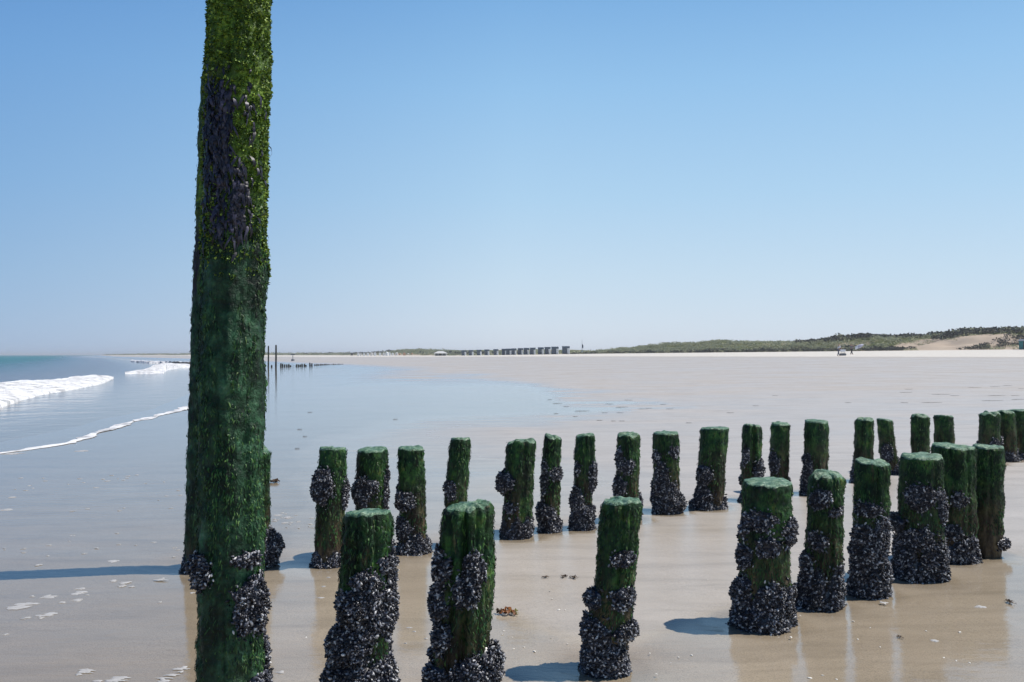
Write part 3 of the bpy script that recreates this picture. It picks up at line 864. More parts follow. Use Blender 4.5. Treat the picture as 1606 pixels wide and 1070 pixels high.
def add_cluster(p, th0, z0, wth, hz, bulge, parent, rnd, size, lod, ring=False):
    """a clump of mussels: a lumpy dark mound on the post and the shells packed on it"""
    pr = p.r + bulge * .6
    half = PI if ring else min(2.6, wth / p.r)
    seed = rnd.randint(1, 9999)
    def env(dt, dz):
        if ring:
            q = np.clip(1 - (dz + 1) / 2, 0, 1)                      # thick at the sand, thin above
            jag = 0.85 * fbm(np.cos(dt * PI) * 1.8, np.sin(dt * PI) * 1.8, 0, seed, 3) - .08
            e = sstep(0.0, 0.55, q + jag)
            return e * (0.45 + 0.55 * q) * (0.75 + 0.9 * fbm(np.cos(dt * PI) * 2.2 + 5, np.sin(dt * PI) * 2.2, dz * .8, seed + 1, 3))
        r2 = dt * dt + dz * dz
        jag = 1 + 0.45 * fbm(dt * 1.6, dz * 1.6, 0, seed, 3)
        return np.sqrt(np.clip(1 - r2 / jag ** 2, 0, 1))
    def lump(dt, dz):
        return 1 + 0.35 * fbm(dt * half * 3, dz * hz * 18, 0, seed + 3, 3)
    # mound
    nu, nv = (48 if ring else 18), (8 if ring else 18)
    U, W_ = np.meshgrid(np.linspace(-1, 1, nu), np.linspace(-1, 1, nv), indexing='ij')
    E = env(U, W_)
    zz = z0 + W_ * hz
    Vm = p.point(th0 + U * half, zz, np.where(E > 0.02, bulge * E * lump(U, W_) * .85, -0.012)).reshape(-1, 3)
    Fm = grid_faces(nu, nv)
    # shells
    area = (2 * half * (p.r + bulge)) * (2 * hz) * (1 if ring else .8)
    n = int(area / (size * size * .17)) + 6
    n = min(n, 2800)
    ex = 1.0 if ring else 1.25
    u = rnd.uniform(-ex, ex, int(n * 2 * ex * ex)); v = rnd.uniform(-ex, ex, len(u))
    if ring: v = np.where(rnd.uniform(0, 1, len(u)) < .05, v + rnd.uniform(0, .9, len(u)), v)
    e = env(u, v); k = (e > rnd.uniform(0.03, 0.45, len(u))) | ((rnd.uniform(0, 1, len(u)) < .09) & (u * u + v * v < ex * ex * 1.1))
    u, v, e = u[k], v[k], e[k]; n = len(u)
    if n < 2: return None
    th = th0 + u * half; z = z0 + v * hz
    off = bulge * e * lump(u, v) + rnd.uniform(-.3, .15, n) * size
    P = p.point(th, z, off)
    N = np.stack([np.cos(th), np.sin(th), (v * 0.9 if not ring else 0.25 * v) * np.ones(n)], -1)
    up = np.array([0, 0, 1.0])
    d = N * rnd.uniform(.2, 1.0, n)[:, None] + rnd.normal(0, .55, (n, 3)) + up * rnd.uniform(-.6, .5, n)[:, None]
    d /= np.linalg.norm(d, axis=1, keepdims=True)
    s1 = np.cross(d, rnd.normal(0, 1, (n, 3))); s1 /= np.linalg.norm(s1, axis=1, keepdims=True)
    s2 = np.cross(d, s1)
    L = size * rnd.uniform(.45, 1.45, n)
    TV, TF, TC = mussel_template(*lod)
    tv = TV[None] * L[:, None, None]
    V = P[:, None, :] + (tv[..., 0:1] - 0.4 * L[:, None, None]) * d[:, None, :] + tv[..., 1:2] * s1[:, None, :] + tv[..., 2:3] * s2[:, None, :]
    nvt = len(TV); basei = (np.arange(n) * nvt)[:, None, None]
    Q = (TF[None] + basei).reshape(-1, 4) + len(Vm); Cc = (TC[None] + basei).reshape(-1, TC.shape[1]) + len(Vm)
    Vall = np.concatenate([Vm, V.reshape(-1, 3)])
    Vall[:, 2] = np.maximum(Vall[:, 2], -0.06)
    name = "mussel_collar" if ring else "mussel_cluster"
    return mesh_obj(name, Vall, [np.concatenate([Fm, Q]), Cc], M["mussel"], parent, True)

def make_post(name, tx, ty, bx, by, hw, label, group, clusters=(), ring=None, top='flat', seed=1, tall=False, extra=0.0, topclip=None, bend=(0, 0), taper=0.0, flare=0.0, cat="post", auto=0, cracks=()):
    """tx, ty / bx, by: photograph pixels of the head and of the foot; hw: half width in pixels"""
    rnd = np.random.RandomState(seed * 13 + 5)
    g = at(bx, by)
    Yb = g[1]; r = hw * Yb / F
    Yc = Yb + r * .9
    B = at_y(bx, by, Yc); bz = float(ground(B[0], Yc))
    T = at_y(tx, ty, Yc)
    H = T[2] - bz + extra
    fr = H / (T[2] - bz)
    lean = ((T[0] - B[0]) * fr, rnd.uniform(-.02, .02) * (0 if tall else 1))
    p = Post(None, None, r, H, lean, seed * 3 + 1, bend, 1.0, taper, flare)
    thc = math.atan2(-Yc, -B[0])                      # direction of the camera seen from the post
    p.cracks = [(thc + a_, w_, d_) for (a_, w_, d_) in cracks]
    root = empty(name, (B[0], Yc, bz), label, cat, group)
    near = Yb < 5.5; midd = Yb < 8.6
    nth, nz = ((120, 420) if tall else ((96, 130) if near else ((64, 80) if midd else (48, 60))))
    build_shaft(p, nth, nz, M["pole"] if tall else M["post"], root, top, rnd)
    size = float(np.clip(0.0140 + 0.0013 * Yb, .0165, .031))
    lod = (7, 5) if near else ((6, 4) if midd else (5, 3))
    for c in clusters:
        px, py, rx, ry, bulge = c
        q = at_y(px, py, Yc)
        zc = q[2] - bz
        cx = float(p.centre(np.array(zc))[0])
        u = (q[0] - B[0] - cx) / r
        th = thc + math.asin(max(-.96, min(.96, u)))
        foreshort = max(.45, math.cos(math.asin(max(-.96, min(.96, u)))))
        add_cluster(p, th, zc, rx * Yc / F / foreshort * (.95 if foreshort > .5 else .85), ry * Yc / F * .95, bulge, root, rnd, size, lod)
    for k in range(auto):                             # clumps on the sides turned away
        th = thc + PI + rnd.uniform(-1.1, 1.1)
        add_cluster(p, th, rnd.uniform(.12, .6) * min(H, .9), r * rnd.uniform(.35, .7), rnd.uniform(.05, .12), rnd.uniform(.02, .045), root, rnd, size, lod)
    if ring:
        add_cluster(p, 0, ring[0] * .62 - .02, 1, ring[0] * .62 + .02, ring[1] * 1.2, root, rnd, size, lod, True)
    return root, p, rnd, Yb

NEARG = "front row of the groyne"
FARG = "back row of the groyne"
# front row: tx, ty, bx, by, half width, label, clusters, ring, head
front = [
    (575, 803, 568, 1171, 39, "short green post crusted with mussels, nearest the tall pole in the front row", [(575, 905, 24, 20, .03), (560, 945, 40, 34, .04), (604, 955, 24, 40, .03), (608, 880, 14, 14, .025), (617, 905, 6, 55, .02), (540, 1005, 28, 32, .05), (535, 1062, 40, 36, .06), (598, 1062, 34, 38, .045), (570, 985, 20, 14, .03)], (.12, .05), 'flat'),
    (735, 792, 722, 1126, 43, "stout short post with a lumpy rounded green head and bare brown lower wood", [(742, 885, 20, 26, .03), (735, 918, 28, 24, .03), (692, 885, 12, 30, .025), (687, 945, 11, 34, .03), (692, 990, 12, 26, .025), (738, 1045, 28, 30, .04), (772, 1042, 16, 36, .06), (678, 1062, 18, 28, .05)], (.09, .04), 'lumpy'),
    (975, 784, 950, 1055, 31, "slim leaning post standing alone in the middle of the front row", [(976, 870, 22, 13, .02), (928, 934, 13, 17, .045), (978, 932, 18, 20, .02), (930, 985, 18, 24, .035), (990, 985, 18, 15, .045), (950, 1018, 32, 24, .02)], (.15, .018), 'flat'),
    (1203, 755, 1197, 985, 38, "broad post with a flat pale green head, first of the six close together in front", [(1195, 812, 30, 16, .015), (1236, 832, 10, 24, .03), (1205, 850, 20, 18, .015), (1168, 872, 10, 20, .035), (1163, 930, 14, 32, .045), (1212, 935, 26, 28, .035), (1170, 822, 6, 20, .015)], (.17, .045), 'flat'),
    (1297, 744, 1287, 952, 26, "slimmer green post with a thick mussel collar, second of the six close together", [(1285, 780, 16, 18, .012), (1312, 800, 12, 8, .012), (1284, 845, 16, 16, .012), (1266, 900, 12, 34, .03)], (.19, .05), 'lumpy'),
    (1369, 724, 1362, 933, 26, "post mostly black with mussels below a small green head, third of the six", [(1362, 795, 27, 12, .012), (1350, 850, 22, 32, .03), (1382, 845, 16, 40, .02), (1346, 890, 18, 25, .025), (1385, 900, 14, 24, .03), (1365, 870, 20, 20, .02)], (.13, .03), 'flat'),
    (1443, 714, 1443, 908, 32, "broad post with a mussel lump sticking out on its left, fourth of the six", [(1443, 775, 28, 24, .015), (1404, 820, 10, 16, .07), (1440, 842, 30, 22, .025), (1474, 790, 6, 28, .02), (1465, 868, 20, 24, .035)], (.2, .05), 'flat'),
    (1496, 699, 1497, 880, 31, "tallest broad post of the six, partly behind the one with the mussel lump", [(1503, 780, 13, 14, .015), (1490, 830, 20, 13, .02), (1520, 850, 10, 14, .03)], (.11, .03), 'flat'),
    (1551, 700, 1546, 872, 23, "almost clean dark green post at the right end of the front row", [(1528, 795, 5, 9, .015), (1527, 835, 6, 10, .025), (1570, 850, 7, 10, .035)], None, 'flat'),
]
back = [
    (399, 704, 394, 888, 25, "splintered post peeping out behind the tall pole, mussels low on its right", [(426, 858, 18, 28, .07), (408, 872, 17, 20, .05)], (.06, .02), 'split'),
    (522, 703, 516, 886, 22, "back row post with a pointed mussel lump on its left, beside the tall pole", [(506, 762, 14, 30, .06), (545, 775, 6, 24, .02)], (.07, .025), 'flat'),
    (584, 704, 580, 872, 24, "back row post with a round ball of mussels, rising behind the first front post", [(570, 768, 20, 22, .05), (606, 770, 5, 40, .02)], (.08, .03), 'flat'),
    (645, 702, 648, 866, 20, "clean topped back row post with a small mussel lump left and a ragged foot", [(634, 783, 14, 15, .045), (630, 825, 12, 18, .025)], (.11, .04), 'flat'),
    (722, 688, 712, 857, 17, "thin back row post rising behind the lumpy rounded front post", [(705, 765, 9, 18, .03)], (.08, .025), 'flat'),
    (818, 692, 810, 842, 23, "thick back row post with a mussel tuft sticking out left and a brown foot", [(792, 757, 11, 17, .06), (800, 795, 12, 9, .015)], (.13, .02), 'lumpy'),
    (866, 685, 862, 832, 14, "thin dark back row post with a pale mussel patch high on its front", [(872, 742, 12, 11, .02), (854, 750, 6, 28, .015), (850, 805, 12, 18, .035), (876, 822, 8, 10, .025)], (.1, .03), 'lumpy'),
    (919, 682, 912, 828, 15, "back row post with brown bare wood at its head and mussels down its right side", [(931, 750, 6, 28, .025), (905, 735, 5, 13, .015), (903, 785, 12, 22, .025), (922, 805, 17, 15, .025)], (.15, .035), 'flat'),
    (986, 681, 982, 816, 18, "back row post rising right behind the slim leaning front post", [(971, 720, 6, 18, .015), (984, 732, 12, 13, .02), (970, 760, 10, 18, .025)], (.1, .03), 'lumpy'),
    (1044, 678, 1046, 803, 20, "back row post flaring into a wide dark mussel foot on its right", [(1028, 715, 6, 9, .015), (1057, 708, 8, 10, .015), (1038, 745, 12, 24, .02), (1048, 770, 18, 18, .025), (1066, 788, 10, 14, .05)], (.15, .03), 'flat'),
    (1120, 671, 1112, 797, 21, "bright green sided back row post with mussels only low on its left", [(1104, 742, 12, 16, .045), (1102, 775, 15, 18, .03)], (.07, .04), 'flat'),
    (1180, 668, 1178, 785, 15, "back row post with a two lobed head, just left of the broad front post", [(1170, 715, 6, 16, .012), (1192, 735, 8, 18, .02)], (.12, .03), 'lumpy'),
    (1224, 664, 1222, 772, 14, "narrow back row post rising behind the broad flat headed front post", [(1215, 725, 8, 20, .025)], (.12, .04), 'flat'),
    (1281, 660, 1278, 775, 18, "wider back row post behind the gap after the broad flat headed front post", [(1266, 735, 7, 26, .025)], (.13, .03), 'flat'),
    (1357, 657, 1353, 755, 14, "round headed back row post above the mussel blackened front post", [(1342, 745, 6, 10, .03)], (.08, .04), 'lumpy'),
    (1388, 658, 1396, 741, 12, "back row post leaning left, close beside the round headed one", [(1392, 710, 10, 14, .02)], (.08, .03), 'flat'),
    (1444, 651, 1443, 744, 13, "back row post above the front post with the mussel lump", [], (.15, .03), 'lumpy'),
    (1481, 652, 1482, 735, 14, "short back row post above the tallest broad front post", [], (.12, .03), 'flat'),
    (1552, 648, 1552, 727, 15, "back row post directly above the clean front post at the right end", [(1560, 700, 8, 14, .015)], (.12, .03), 'lumpy'),
    (1576, 645, 1580, 722, 13, "back row post squeezed between two others at the right edge of the photo", [], (.1, .03), 'lumpy'),
    (1600, 643, 1601, 719, 17, "broad back row post cut off by the right edge of the photo", [], (.1, .02), 'flat'),
]
FEET_PX = [(q[2], q[3], q[4]) for q in front + back] + [(362, 1233, 50), (318, 896, 27)]

CRACKS = {('front', 1): [(-.12, .13, .30), (.45, .10, .12), (-.75, .12, .14), (.95, .08, .12)], ('front', 0): [(.5, .08, .08), (-.4, .07, .08)], ('front', 2): [(.1, .10, .14), (.6, .07, .10)],
          ('front', 5): [(.3, .09, .12)], ('front', 7): [(-.2, .08, .12), (.7, .08, .10)], ('front', 8): [(0.1, .09, .12)], ('front', 4): [(.4, .12, .14)],
          ('back', 11): [(.15, .20, .34)], ('back', 14): [(-.3, .12, .18), (.5, .12, .16)], ('back', 7): [(.1, .10, .12), (.6, .1, .12)], ('back', 5): [(.3, .12, .12)], ('back', 0): [(.8, .22, .35)]}

def build_groyne():
    for i, (tx, ty, bx, by, hw, lab, cl, ring, top) in enumerate(front):
        root, p, rnd, Y = make_post("groyne_post", tx, ty, bx, by, hw, lab, NEARG, cl, ring, top, seed=20 + i, auto=3, cracks=CRACKS.get(('front', i), ()))
        add_strands(p, 2600, root, rnd, M["strand"], "algae_fringe", (.16, p.H - .012), 0.9)
    for i, (tx, ty, bx, by, hw, lab, cl, ring, top) in enumerate(back):
        kw = dict(flare=0.28 if i == 0 else 0.0)
        root, p, rnd, Y = make_post("groyne_post", tx, ty, bx, by, hw, lab, FARG, cl, ring, top, seed=50 + i, auto=2, cracks=CRACKS.get(('back', i), ()), **kw)
        add_strands(p, 900 if Y < 8.6 else 600, root, rnd, M["strand"], "algae_fringe", (.14, p.H - .006), 1.25)

    # the two tall poles
    def dens_up(th, z): return sstep(1.75, 2.05, z) * (0.25 + 0.75 * sstep(-.35, .2, np.cos(th - 0.1)))
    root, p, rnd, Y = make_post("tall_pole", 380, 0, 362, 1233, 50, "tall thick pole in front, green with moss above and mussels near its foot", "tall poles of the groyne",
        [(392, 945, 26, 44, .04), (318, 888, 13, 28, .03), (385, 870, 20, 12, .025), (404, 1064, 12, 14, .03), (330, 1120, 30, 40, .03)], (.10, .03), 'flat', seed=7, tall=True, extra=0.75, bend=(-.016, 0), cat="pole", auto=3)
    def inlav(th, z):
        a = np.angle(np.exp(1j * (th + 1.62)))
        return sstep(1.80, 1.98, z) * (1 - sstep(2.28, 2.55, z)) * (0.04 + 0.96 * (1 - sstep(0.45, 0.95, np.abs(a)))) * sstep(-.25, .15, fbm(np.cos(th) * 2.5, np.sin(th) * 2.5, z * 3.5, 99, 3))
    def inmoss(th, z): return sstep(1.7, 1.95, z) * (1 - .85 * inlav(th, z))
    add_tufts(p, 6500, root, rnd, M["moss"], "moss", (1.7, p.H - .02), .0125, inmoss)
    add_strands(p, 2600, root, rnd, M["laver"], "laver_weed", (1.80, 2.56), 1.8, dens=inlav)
    add_strands(p, 9500, root, rnd, M["strand"], "algae_fringe", (.12, 1.95), .70, dens=lambda th, z: sstep(-.12, .22, fbm(np.cos(th) * 1.5, np.sin(th) * 1.5, z * 2.6, 123, 4) + .12))
    root, p, rnd, Y = make_post("tall_pole", 344, 120, 318, 896, 27, "tall pole standing behind the nearest pole, only its left edge showing", "tall poles of the groyne",
        [], (.08, .02), 'flat', seed=9, tall=True, bend=(-.01, 0), cat="pole")
    add_strands(p, 1500, root, rnd, M["strand"], "algae_fringe", (.12, p.H - .01), 1.3)

# ------------------------------------------------------------------ far things
def build_far_groyne():
    def stump_mesh(h, r, seed):
        rnd = random.Random(seed); mb = MB()
        mb.tube([(0, 0, -.3), (0.01, 0, h * .5), (0.02 * rnd.uniform(-1, 1), 0.01, h * .96), (0.02, 0.01, h)], [r * 1.08, r, r * .93, r * .6], 10)
        return mb
    g = "far groyne stumps"
    proto = None
    def stump(px, py, h):
        nonlocal proto
        q = at(px, py)
        if proto is None:
            o = stump_mesh(1.0, 0.095, 2).build("timber_stump", M["stump"], None, True); proto = o
        else:
            o = proto.copy(); COL.objects.link(o)
        o.location = (q[0], q[1], float(ground(q[0], q[1]))); o.scale = (1, 1, h); o.rotation_euler = (0, 0, px)
        tag(o, "dark stump in the low far row of stumps right of the two thin poles", "stump", g)
        return o
    rnd = random.Random(8)
    for i in [q for q in range(17) if q not in (6, 7, 14)]: stump(440.5 + i * 3.05 + rnd.uniform(-.3, .3), 575.3 - i * .05, rnd.uniform(.24, .44) if i not in (5, 13) else .18)
    for i in range(16): stump(494 + i * 2.9, 573.6 - i * .12, max(.08, rnd.uniform(.16, .26) - i * .010))
    s = stump(426, 575.8, .25); s["label"] = "lone low stump standing between the two thin far poles"; del s["group"]
    for k, (px, ptop, lab) in enumerate(((420.7, 542.5, "left and fainter of the two thin dark poles far off at the water's edge"), (432.6, 541.0, "right and darker of the two thin dark poles far off at the water's edge"))):
        q = at(px, 576); Y = q[1]; h = at_y(px, ptop, Y)[2] - q[2]
        mb = MB(); r = 1.35 * Y / F * (0.85 + .15 * k)
        mb.tube([(0, 0, -.3), (.01, 0, .3), (.02, 0, h * .5), (.01, .01, h * .97), (.01, .01, h)], [r * 1.1, r * 1.05, r, r * .95, r * .6], 12)
        o = mb.build("far_pole", M["stump"], None, True); o.location = (q[0], Y, q[2])
        tag(o, lab, "pole", "thin far poles")

def build_far_things():
    # stilted beach cabins in a row under the dunes
    lefts = [724, 735.4, 748, 760, 774, 787, 794, 802, 812.4, 821.7, 831.4, 844, 854.5, 865.4, 882.4]
    labs = {14: "dark blue grey beach cabin at the right end of the row, largest and nearest", 0: "dark beach cabin at the far left end of the row", 13: "dark beach cabin second from the right end of the row, with a gap after it"}
    mid = "dark blue grey flat roofed beach cabin in the middle of the row"
    def cabin():
        root = empty("beach_cabin", (0, 0, 0), mid, "cabin", "row of dark beach cabins")
        b = MB(); b.box((.78, 1.3, 1.25), (1.56, 2.6, 2.2), 0, .03); b.build("wall", M["hut_blue"], root)
        r_ = MB(); r_.box((1.20, 1.2, 2.47), (2.65, 3.2, .24), 0, .05); r_.box((1.20, -.42, 2.12), (2.6, .10, .46)); r_.build("roof", M["hut_roof"], root)
        d = MB(); d.box((.78, -.016, 1.1), (.8, .03, 1.8)); dd = d.build("door", M["steel_grey"], root)
        k = MB(); k.box((1.07, -.046, 1.1), (.05, .03, .12)); k.build("handle", M["white_paint"], dd)
        for sx in (1.75, 2.42):
            q = MB(); q.tube([(sx, -.4, -.2), (sx, -.4, 1.9)], .05, 8); q.build("porch_post", M["white_paint"], root)
        s = MB(); s.box((2.08, .7, .95), (.88, 1.6, 1.7), 0, .02); s.build("porch_screen", M["white_paint"], root)
        f = MB(); f.box((.95, .6, .1), (2.3, 3.3, .12)); f.build("deck", M["dark_timber"], root)
        return root
    proto = cabin()
    for i, px in enumerate(lefts):
        o = proto if i == 0 else copy_tree(proto)
        t = (px - 724) / (882.4 - 724)
        Y = 400 - 100 * t ** .9
        x = (px - 803) / F * Y
        o.location = (x, Y, float(ground(x, Y)) + .02)
        s = 1.0 + .08 * t
        sx_ = .80 if i not in (14, 13) else .92
        o.scale = (s * sx_, s, s)
        o["label"] = labs.get(i, mid)
    # signal mast on the dune
    Y = 322; q = at_y(912.8, 547, Y); top = at_y(912.8, 532.5, Y)[2]
    root = empty("signal_mast", (q[0], Y, q[2] - 1.2), "thin tall mast with a dark flag on the dune right of the cabins", "mast")
    h = top - q[2] + 1.2
    m = MB(); m.tube([(0, 0, 0), (0, 0, h * .6), (0, 0, h)], [.09, .07, .035], 8); m.build("pole", M["steel_grey"], root, True)
    V = []; n, k = 10, 8
    for i in range(n):
        for j in range(k):
            u, v = i / (n - 1), j / (k - 1)
            V.append((.05 + u * .45, .12 * math.sin(u * 7 + v * 2) * u, h * .62 - v * 1.3 - u * .35))
    fl = mesh_obj("flag", np.array(V), [grid_faces(n, k)], M["flag_cloth"], root)
    so = fl.modifiers.new("thickness", 'SOLIDIFY'); so.thickness = .02
    mb = MB(); mb.box((0, 0, .15), (.5, .5, .5), 0, .05); mb.build("footing", M["pale_canvas"], root)
    # white pavilion
    Y = 455; q = at_y(691, 560.5, Y); z0 = float(ground(q[0], Y))
    root = empty("beach_pavilion", (q[0], Y, z0), "white tent roofed pavilion left of the row of dark cabins", "pavilion")
    mb = MB()
    W, D, E, T = 3.5, 3.0, 1.35, 2.45
    mb.add([(-W, -D, E), (W, -D, E), (W, D, E), (-W, D, E), (-1.3, 0, T), (1.3, 0, T), (-W, -D, E - .12), (W, -D, E - .12), (W, D, E - .12), (-W, D, E - .12)],
           [[0, 1, 5, 4], [1, 2, 5], [2, 3, 4, 5], [3, 0, 4], [6, 7, 1, 0], [7, 8, 2, 1], [8, 9, 3, 2], [9, 6, 0, 3], [9, 8, 7, 6]])
    mb.build("roof", M["sun_bleached_canvas"], root)
    for sx in (-3.1, -1.1, 1.1, 3.1):
        for sy in (-2.7, 2.7):
            p = MB(); p.tube([(sx, sy, -.2), (sx, sy, E - .13)], .09, 8); p.build("post", M["white_paint"], root)
    b = MB(); b.box((0, .8, .5), (5.6, 2.4, 1.1), 0, .03); b.build("bar_wall", M["dark_timber"], root)
    # small dark hut
    Y = 520; x = (552 - 803) / F * Y; z0 = float(ground(x, Y))
    root = empty("watch_hut", (x, Y, z0), "small dark hut standing alone on the sand before the low far dunes", "hut")
    b = MB(); b.box((0, 0, 1.15), (1.2, 1.2, 1.1), 0, .03); b.build("cabin", M["dark_timber"], root)
    for sx in (-.5, .5):
        for sy in (-.5, .5):
            p = MB(); p.tube([(sx, sy, -.2), (sx, sy, .6)], .08, 6); p.build("leg", M["dark_timber"], root)
    r_ = MB(); r_.add([(-.8, -.8, 1.71), (.8, -.8, 1.71), (.8, .8, 1.71), (-.8, .8, 1.71), (0, 0, 2.2)], [[3, 2, 1, 0], [0, 1, 4], [1, 2, 4], [2, 3, 4], [3, 0, 4]]); r_.build("roof", M["steel_grey"], root)
    # T shaped beacon
    q = at(459.3, 566.5); Y = q[1]
    root = empty("beach_beacon", tuple(q), "grey beacon post with a wide cross board, left on the far beach", "beacon")
    h = at_y(459, 555.5, Y)[2] - q[2]; u = Y / F
    m = MB(); m.tube([(0, 0, -.2), (0, 0, h * .95)], .45 * u, 8); m.build("post", M["steel_grey"], root, True)
    m = MB(); m.box((0, 0, h * .93), (6.5 * u, .3, 1.6 * u), 0, .05); m.build("cross_board", M["steel_grey"], root)
    m = MB(); m.box((0, 0, h * .14), (3.2 * u, 1.2, h * .28), 0, .1); m.build("footing", M["steel_grey"], root)
    # pale beach shelters under the far dunes
    def shelter(mat):
        root = empty("beach_shelter", (0, 0, 0), "tiny white shelter in the crowded pale row under the far dunes", "shelter", "pale shelters under the far dunes")
        b = MB(); b.box((0, 0, .8), (1.5, 1.5, 1.6), 0, .05); b.build("wall", mat, root)
        r_ = MB(); r_.add([(-.9, -.9, 1.6), (.9, -.9, 1.6), (.9, .9, 1.6), (-.9, .9, 1.6), (0, -.9, 2.2), (0, .9, 2.2)], [[3, 2, 1, 0], [0, 1, 4], [2, 3, 5], [1, 2, 5, 4], [3, 0, 4, 5]]); r_.build("roof", mat, root)
        return root
    pw = shelter(M["white_paint"]); pc = shelter(M["pale_canvas"]); po = shelter(M["orange_canvas"])
    pc["label"] = "tiny cream shelter in the crowded pale row under the far dunes"
    po["label"] = "tiny orange shelter in the crowded pale row under the far dunes"
    used = set(); rnd = random.Random(3)
    seq = [(562, pw), (566, pc), (571, pw), (577, pw), (583, pc), (588, pw), (596, pw), (602, pc), (607, pw), (611, pw), (616, pw), (622, pc), (627, po), (634, po), (640, pc), (646, po), (653, po), (658, pw)]
    for px, pr in seq:
        o = copy_tree(pr) if pr.name in used else pr
        used.add(pr.name)
        Y = 590 + rnd.uniform(-25, 25); x = (px - 803) / F * Y
        o.location = (x, Y, float(ground(x, Y))); o.rotation_euler = (0, 0, rnd.uniform(-.3, .3))
        sc = rnd.uniform(.75, 1.15); o.scale = (sc, sc, sc)
    # teal hut at the right edge
    Y = 176; q = at_y(1598, 546, Y)
    z0 = float(ground(q[0] + 2, Y)) + .05
    root = empty("teal_hut", (q[0], Y, z0), "teal painted hut at the foot of the dune, cut by the right edge", "hut", None, -math.atan2(q[0], Y))
    b = MB(); b.box((2.2, 1.5, .85), (4.4, 3.0, 1.7), 0, .04); b.build("wall", M["teal_paint"], root)
    r_ = MB(); r_.add([(-.2, -.2, 1.72), (4.6, -.2, 1.72), (4.6, 3.2, 1.72), (-.2, 3.2, 1.72), (.1, 1.5, 2.15), (4.3, 1.5, 2.15)], [[3, 2, 1, 0], [0, 1, 5, 4], [1, 2, 5], [2, 3, 4, 5], [3, 0, 4]]); r_.build("roof", M["steel_grey"], root)
    d = MB(); d.box((1.2, -.02, .8), (.9, .04, 1.6)); d.build("door", M["dark_timber"], root)

def person(px, py, height, label, shirt, trousers, pose, facing=0.0):
    q = at(px, py); s = height / 1.75
    root = empty("person", (q[0], q[1], q[2]), label, "person", None, facing)
    root.scale = (s, s, s)
    def skin_body(name, verts, edges, radii, mat, rootv=0):
        me = bpy.data.meshes.new(name); me.from_pydata(verts, edges, []); me.materials.append(mat)
        o = bpy.data.objects.new(name, me); COL.objects.link(o); o.parent = root
        sk = o.modifiers.new("skin", 'SKIN'); sk.use_smooth_shade = True
        for v, r in zip(me.skin_vertices[0].data, radii): v.radius = (r, r)
        me.skin_vertices[0].data[rootv].use_root = True
        o.modifiers.new("smooth", 'SUBSURF').levels = 1
        o.modifiers["smooth"].render_levels = 1
        return o
    lx, ln = pose.get("stride", .18), pose.get("lean", 0.0)
    sh = (ln * .6, 0, 1.42); hp = (0, 0, .95)
    la, ra = pose.get("hands", ((.12, .32, .82), (-.05, -.32, .82)))
    V = [hp, (ln * .3, 0, 1.18), sh, (ln * .75, 0, 1.53), (ln * .85 + .01, 0, 1.64), (ln * .9 + .01, 0, 1.74),
         (sh[0], .19, 1.40), (sh[0] + (la[0] - sh[0]) * .45, .27, (1.40 + la[2]) / 2), la,
         (sh[0], -.19, 1.40), (sh[0] + (ra[0] - sh[0]) * .45, -.27, (1.40 + ra[2]) / 2), ra,
         (lx * .0, .10, .88), (lx * .55, .11, .50), (lx, .11, .08), (lx + .16, .12, .035),
         (-lx * .0, -.10, .88), (-lx * .35, -.11, .50), (-lx, -.11, .08), (-lx + .16, -.12, .035)]
    E = [(0, 1), (1, 2), (2, 3), (3, 4), (4, 5), (2, 6), (6, 7), (7, 8), (2, 9), (9, 10), (10, 11), (0, 12), (12, 13), (13, 14), (14, 15), (0, 16), (16, 17), (17, 18), (18, 19)]
    rad = [.14, .13, .15, .055, .095, .07, .07, .05, .035, .07, .05, .035, .095, .065, .042, .035, .095, .065, .042, .035]
    skin_body("body", V, E, rad, M["skin"])
    skin_body("shirt", [V[0], V[1], V[2], V[6], V[7], V[9], V[10]], [(0, 1), (1, 2), (2, 3), (3, 4), (2, 5), (5, 6)], [.155, .15, .17, .09, .07, .09, .07], shirt)
    skin_body("trousers", [V[0], V[12], V[13], V[14], V[16], V[17], V[18]], [(0, 1), (1, 2), (2, 3), (0, 4), (4, 5), (5, 6)], [.16, .115, .085, .062, .115, .085, .062], trousers)
    skin_body("hair", [(V[4][0] - .02, 0, 1.68), (V[5][0] - .02, 0, 1.765)], [(0, 1)], [.10, .075], M["hair"])
    return root

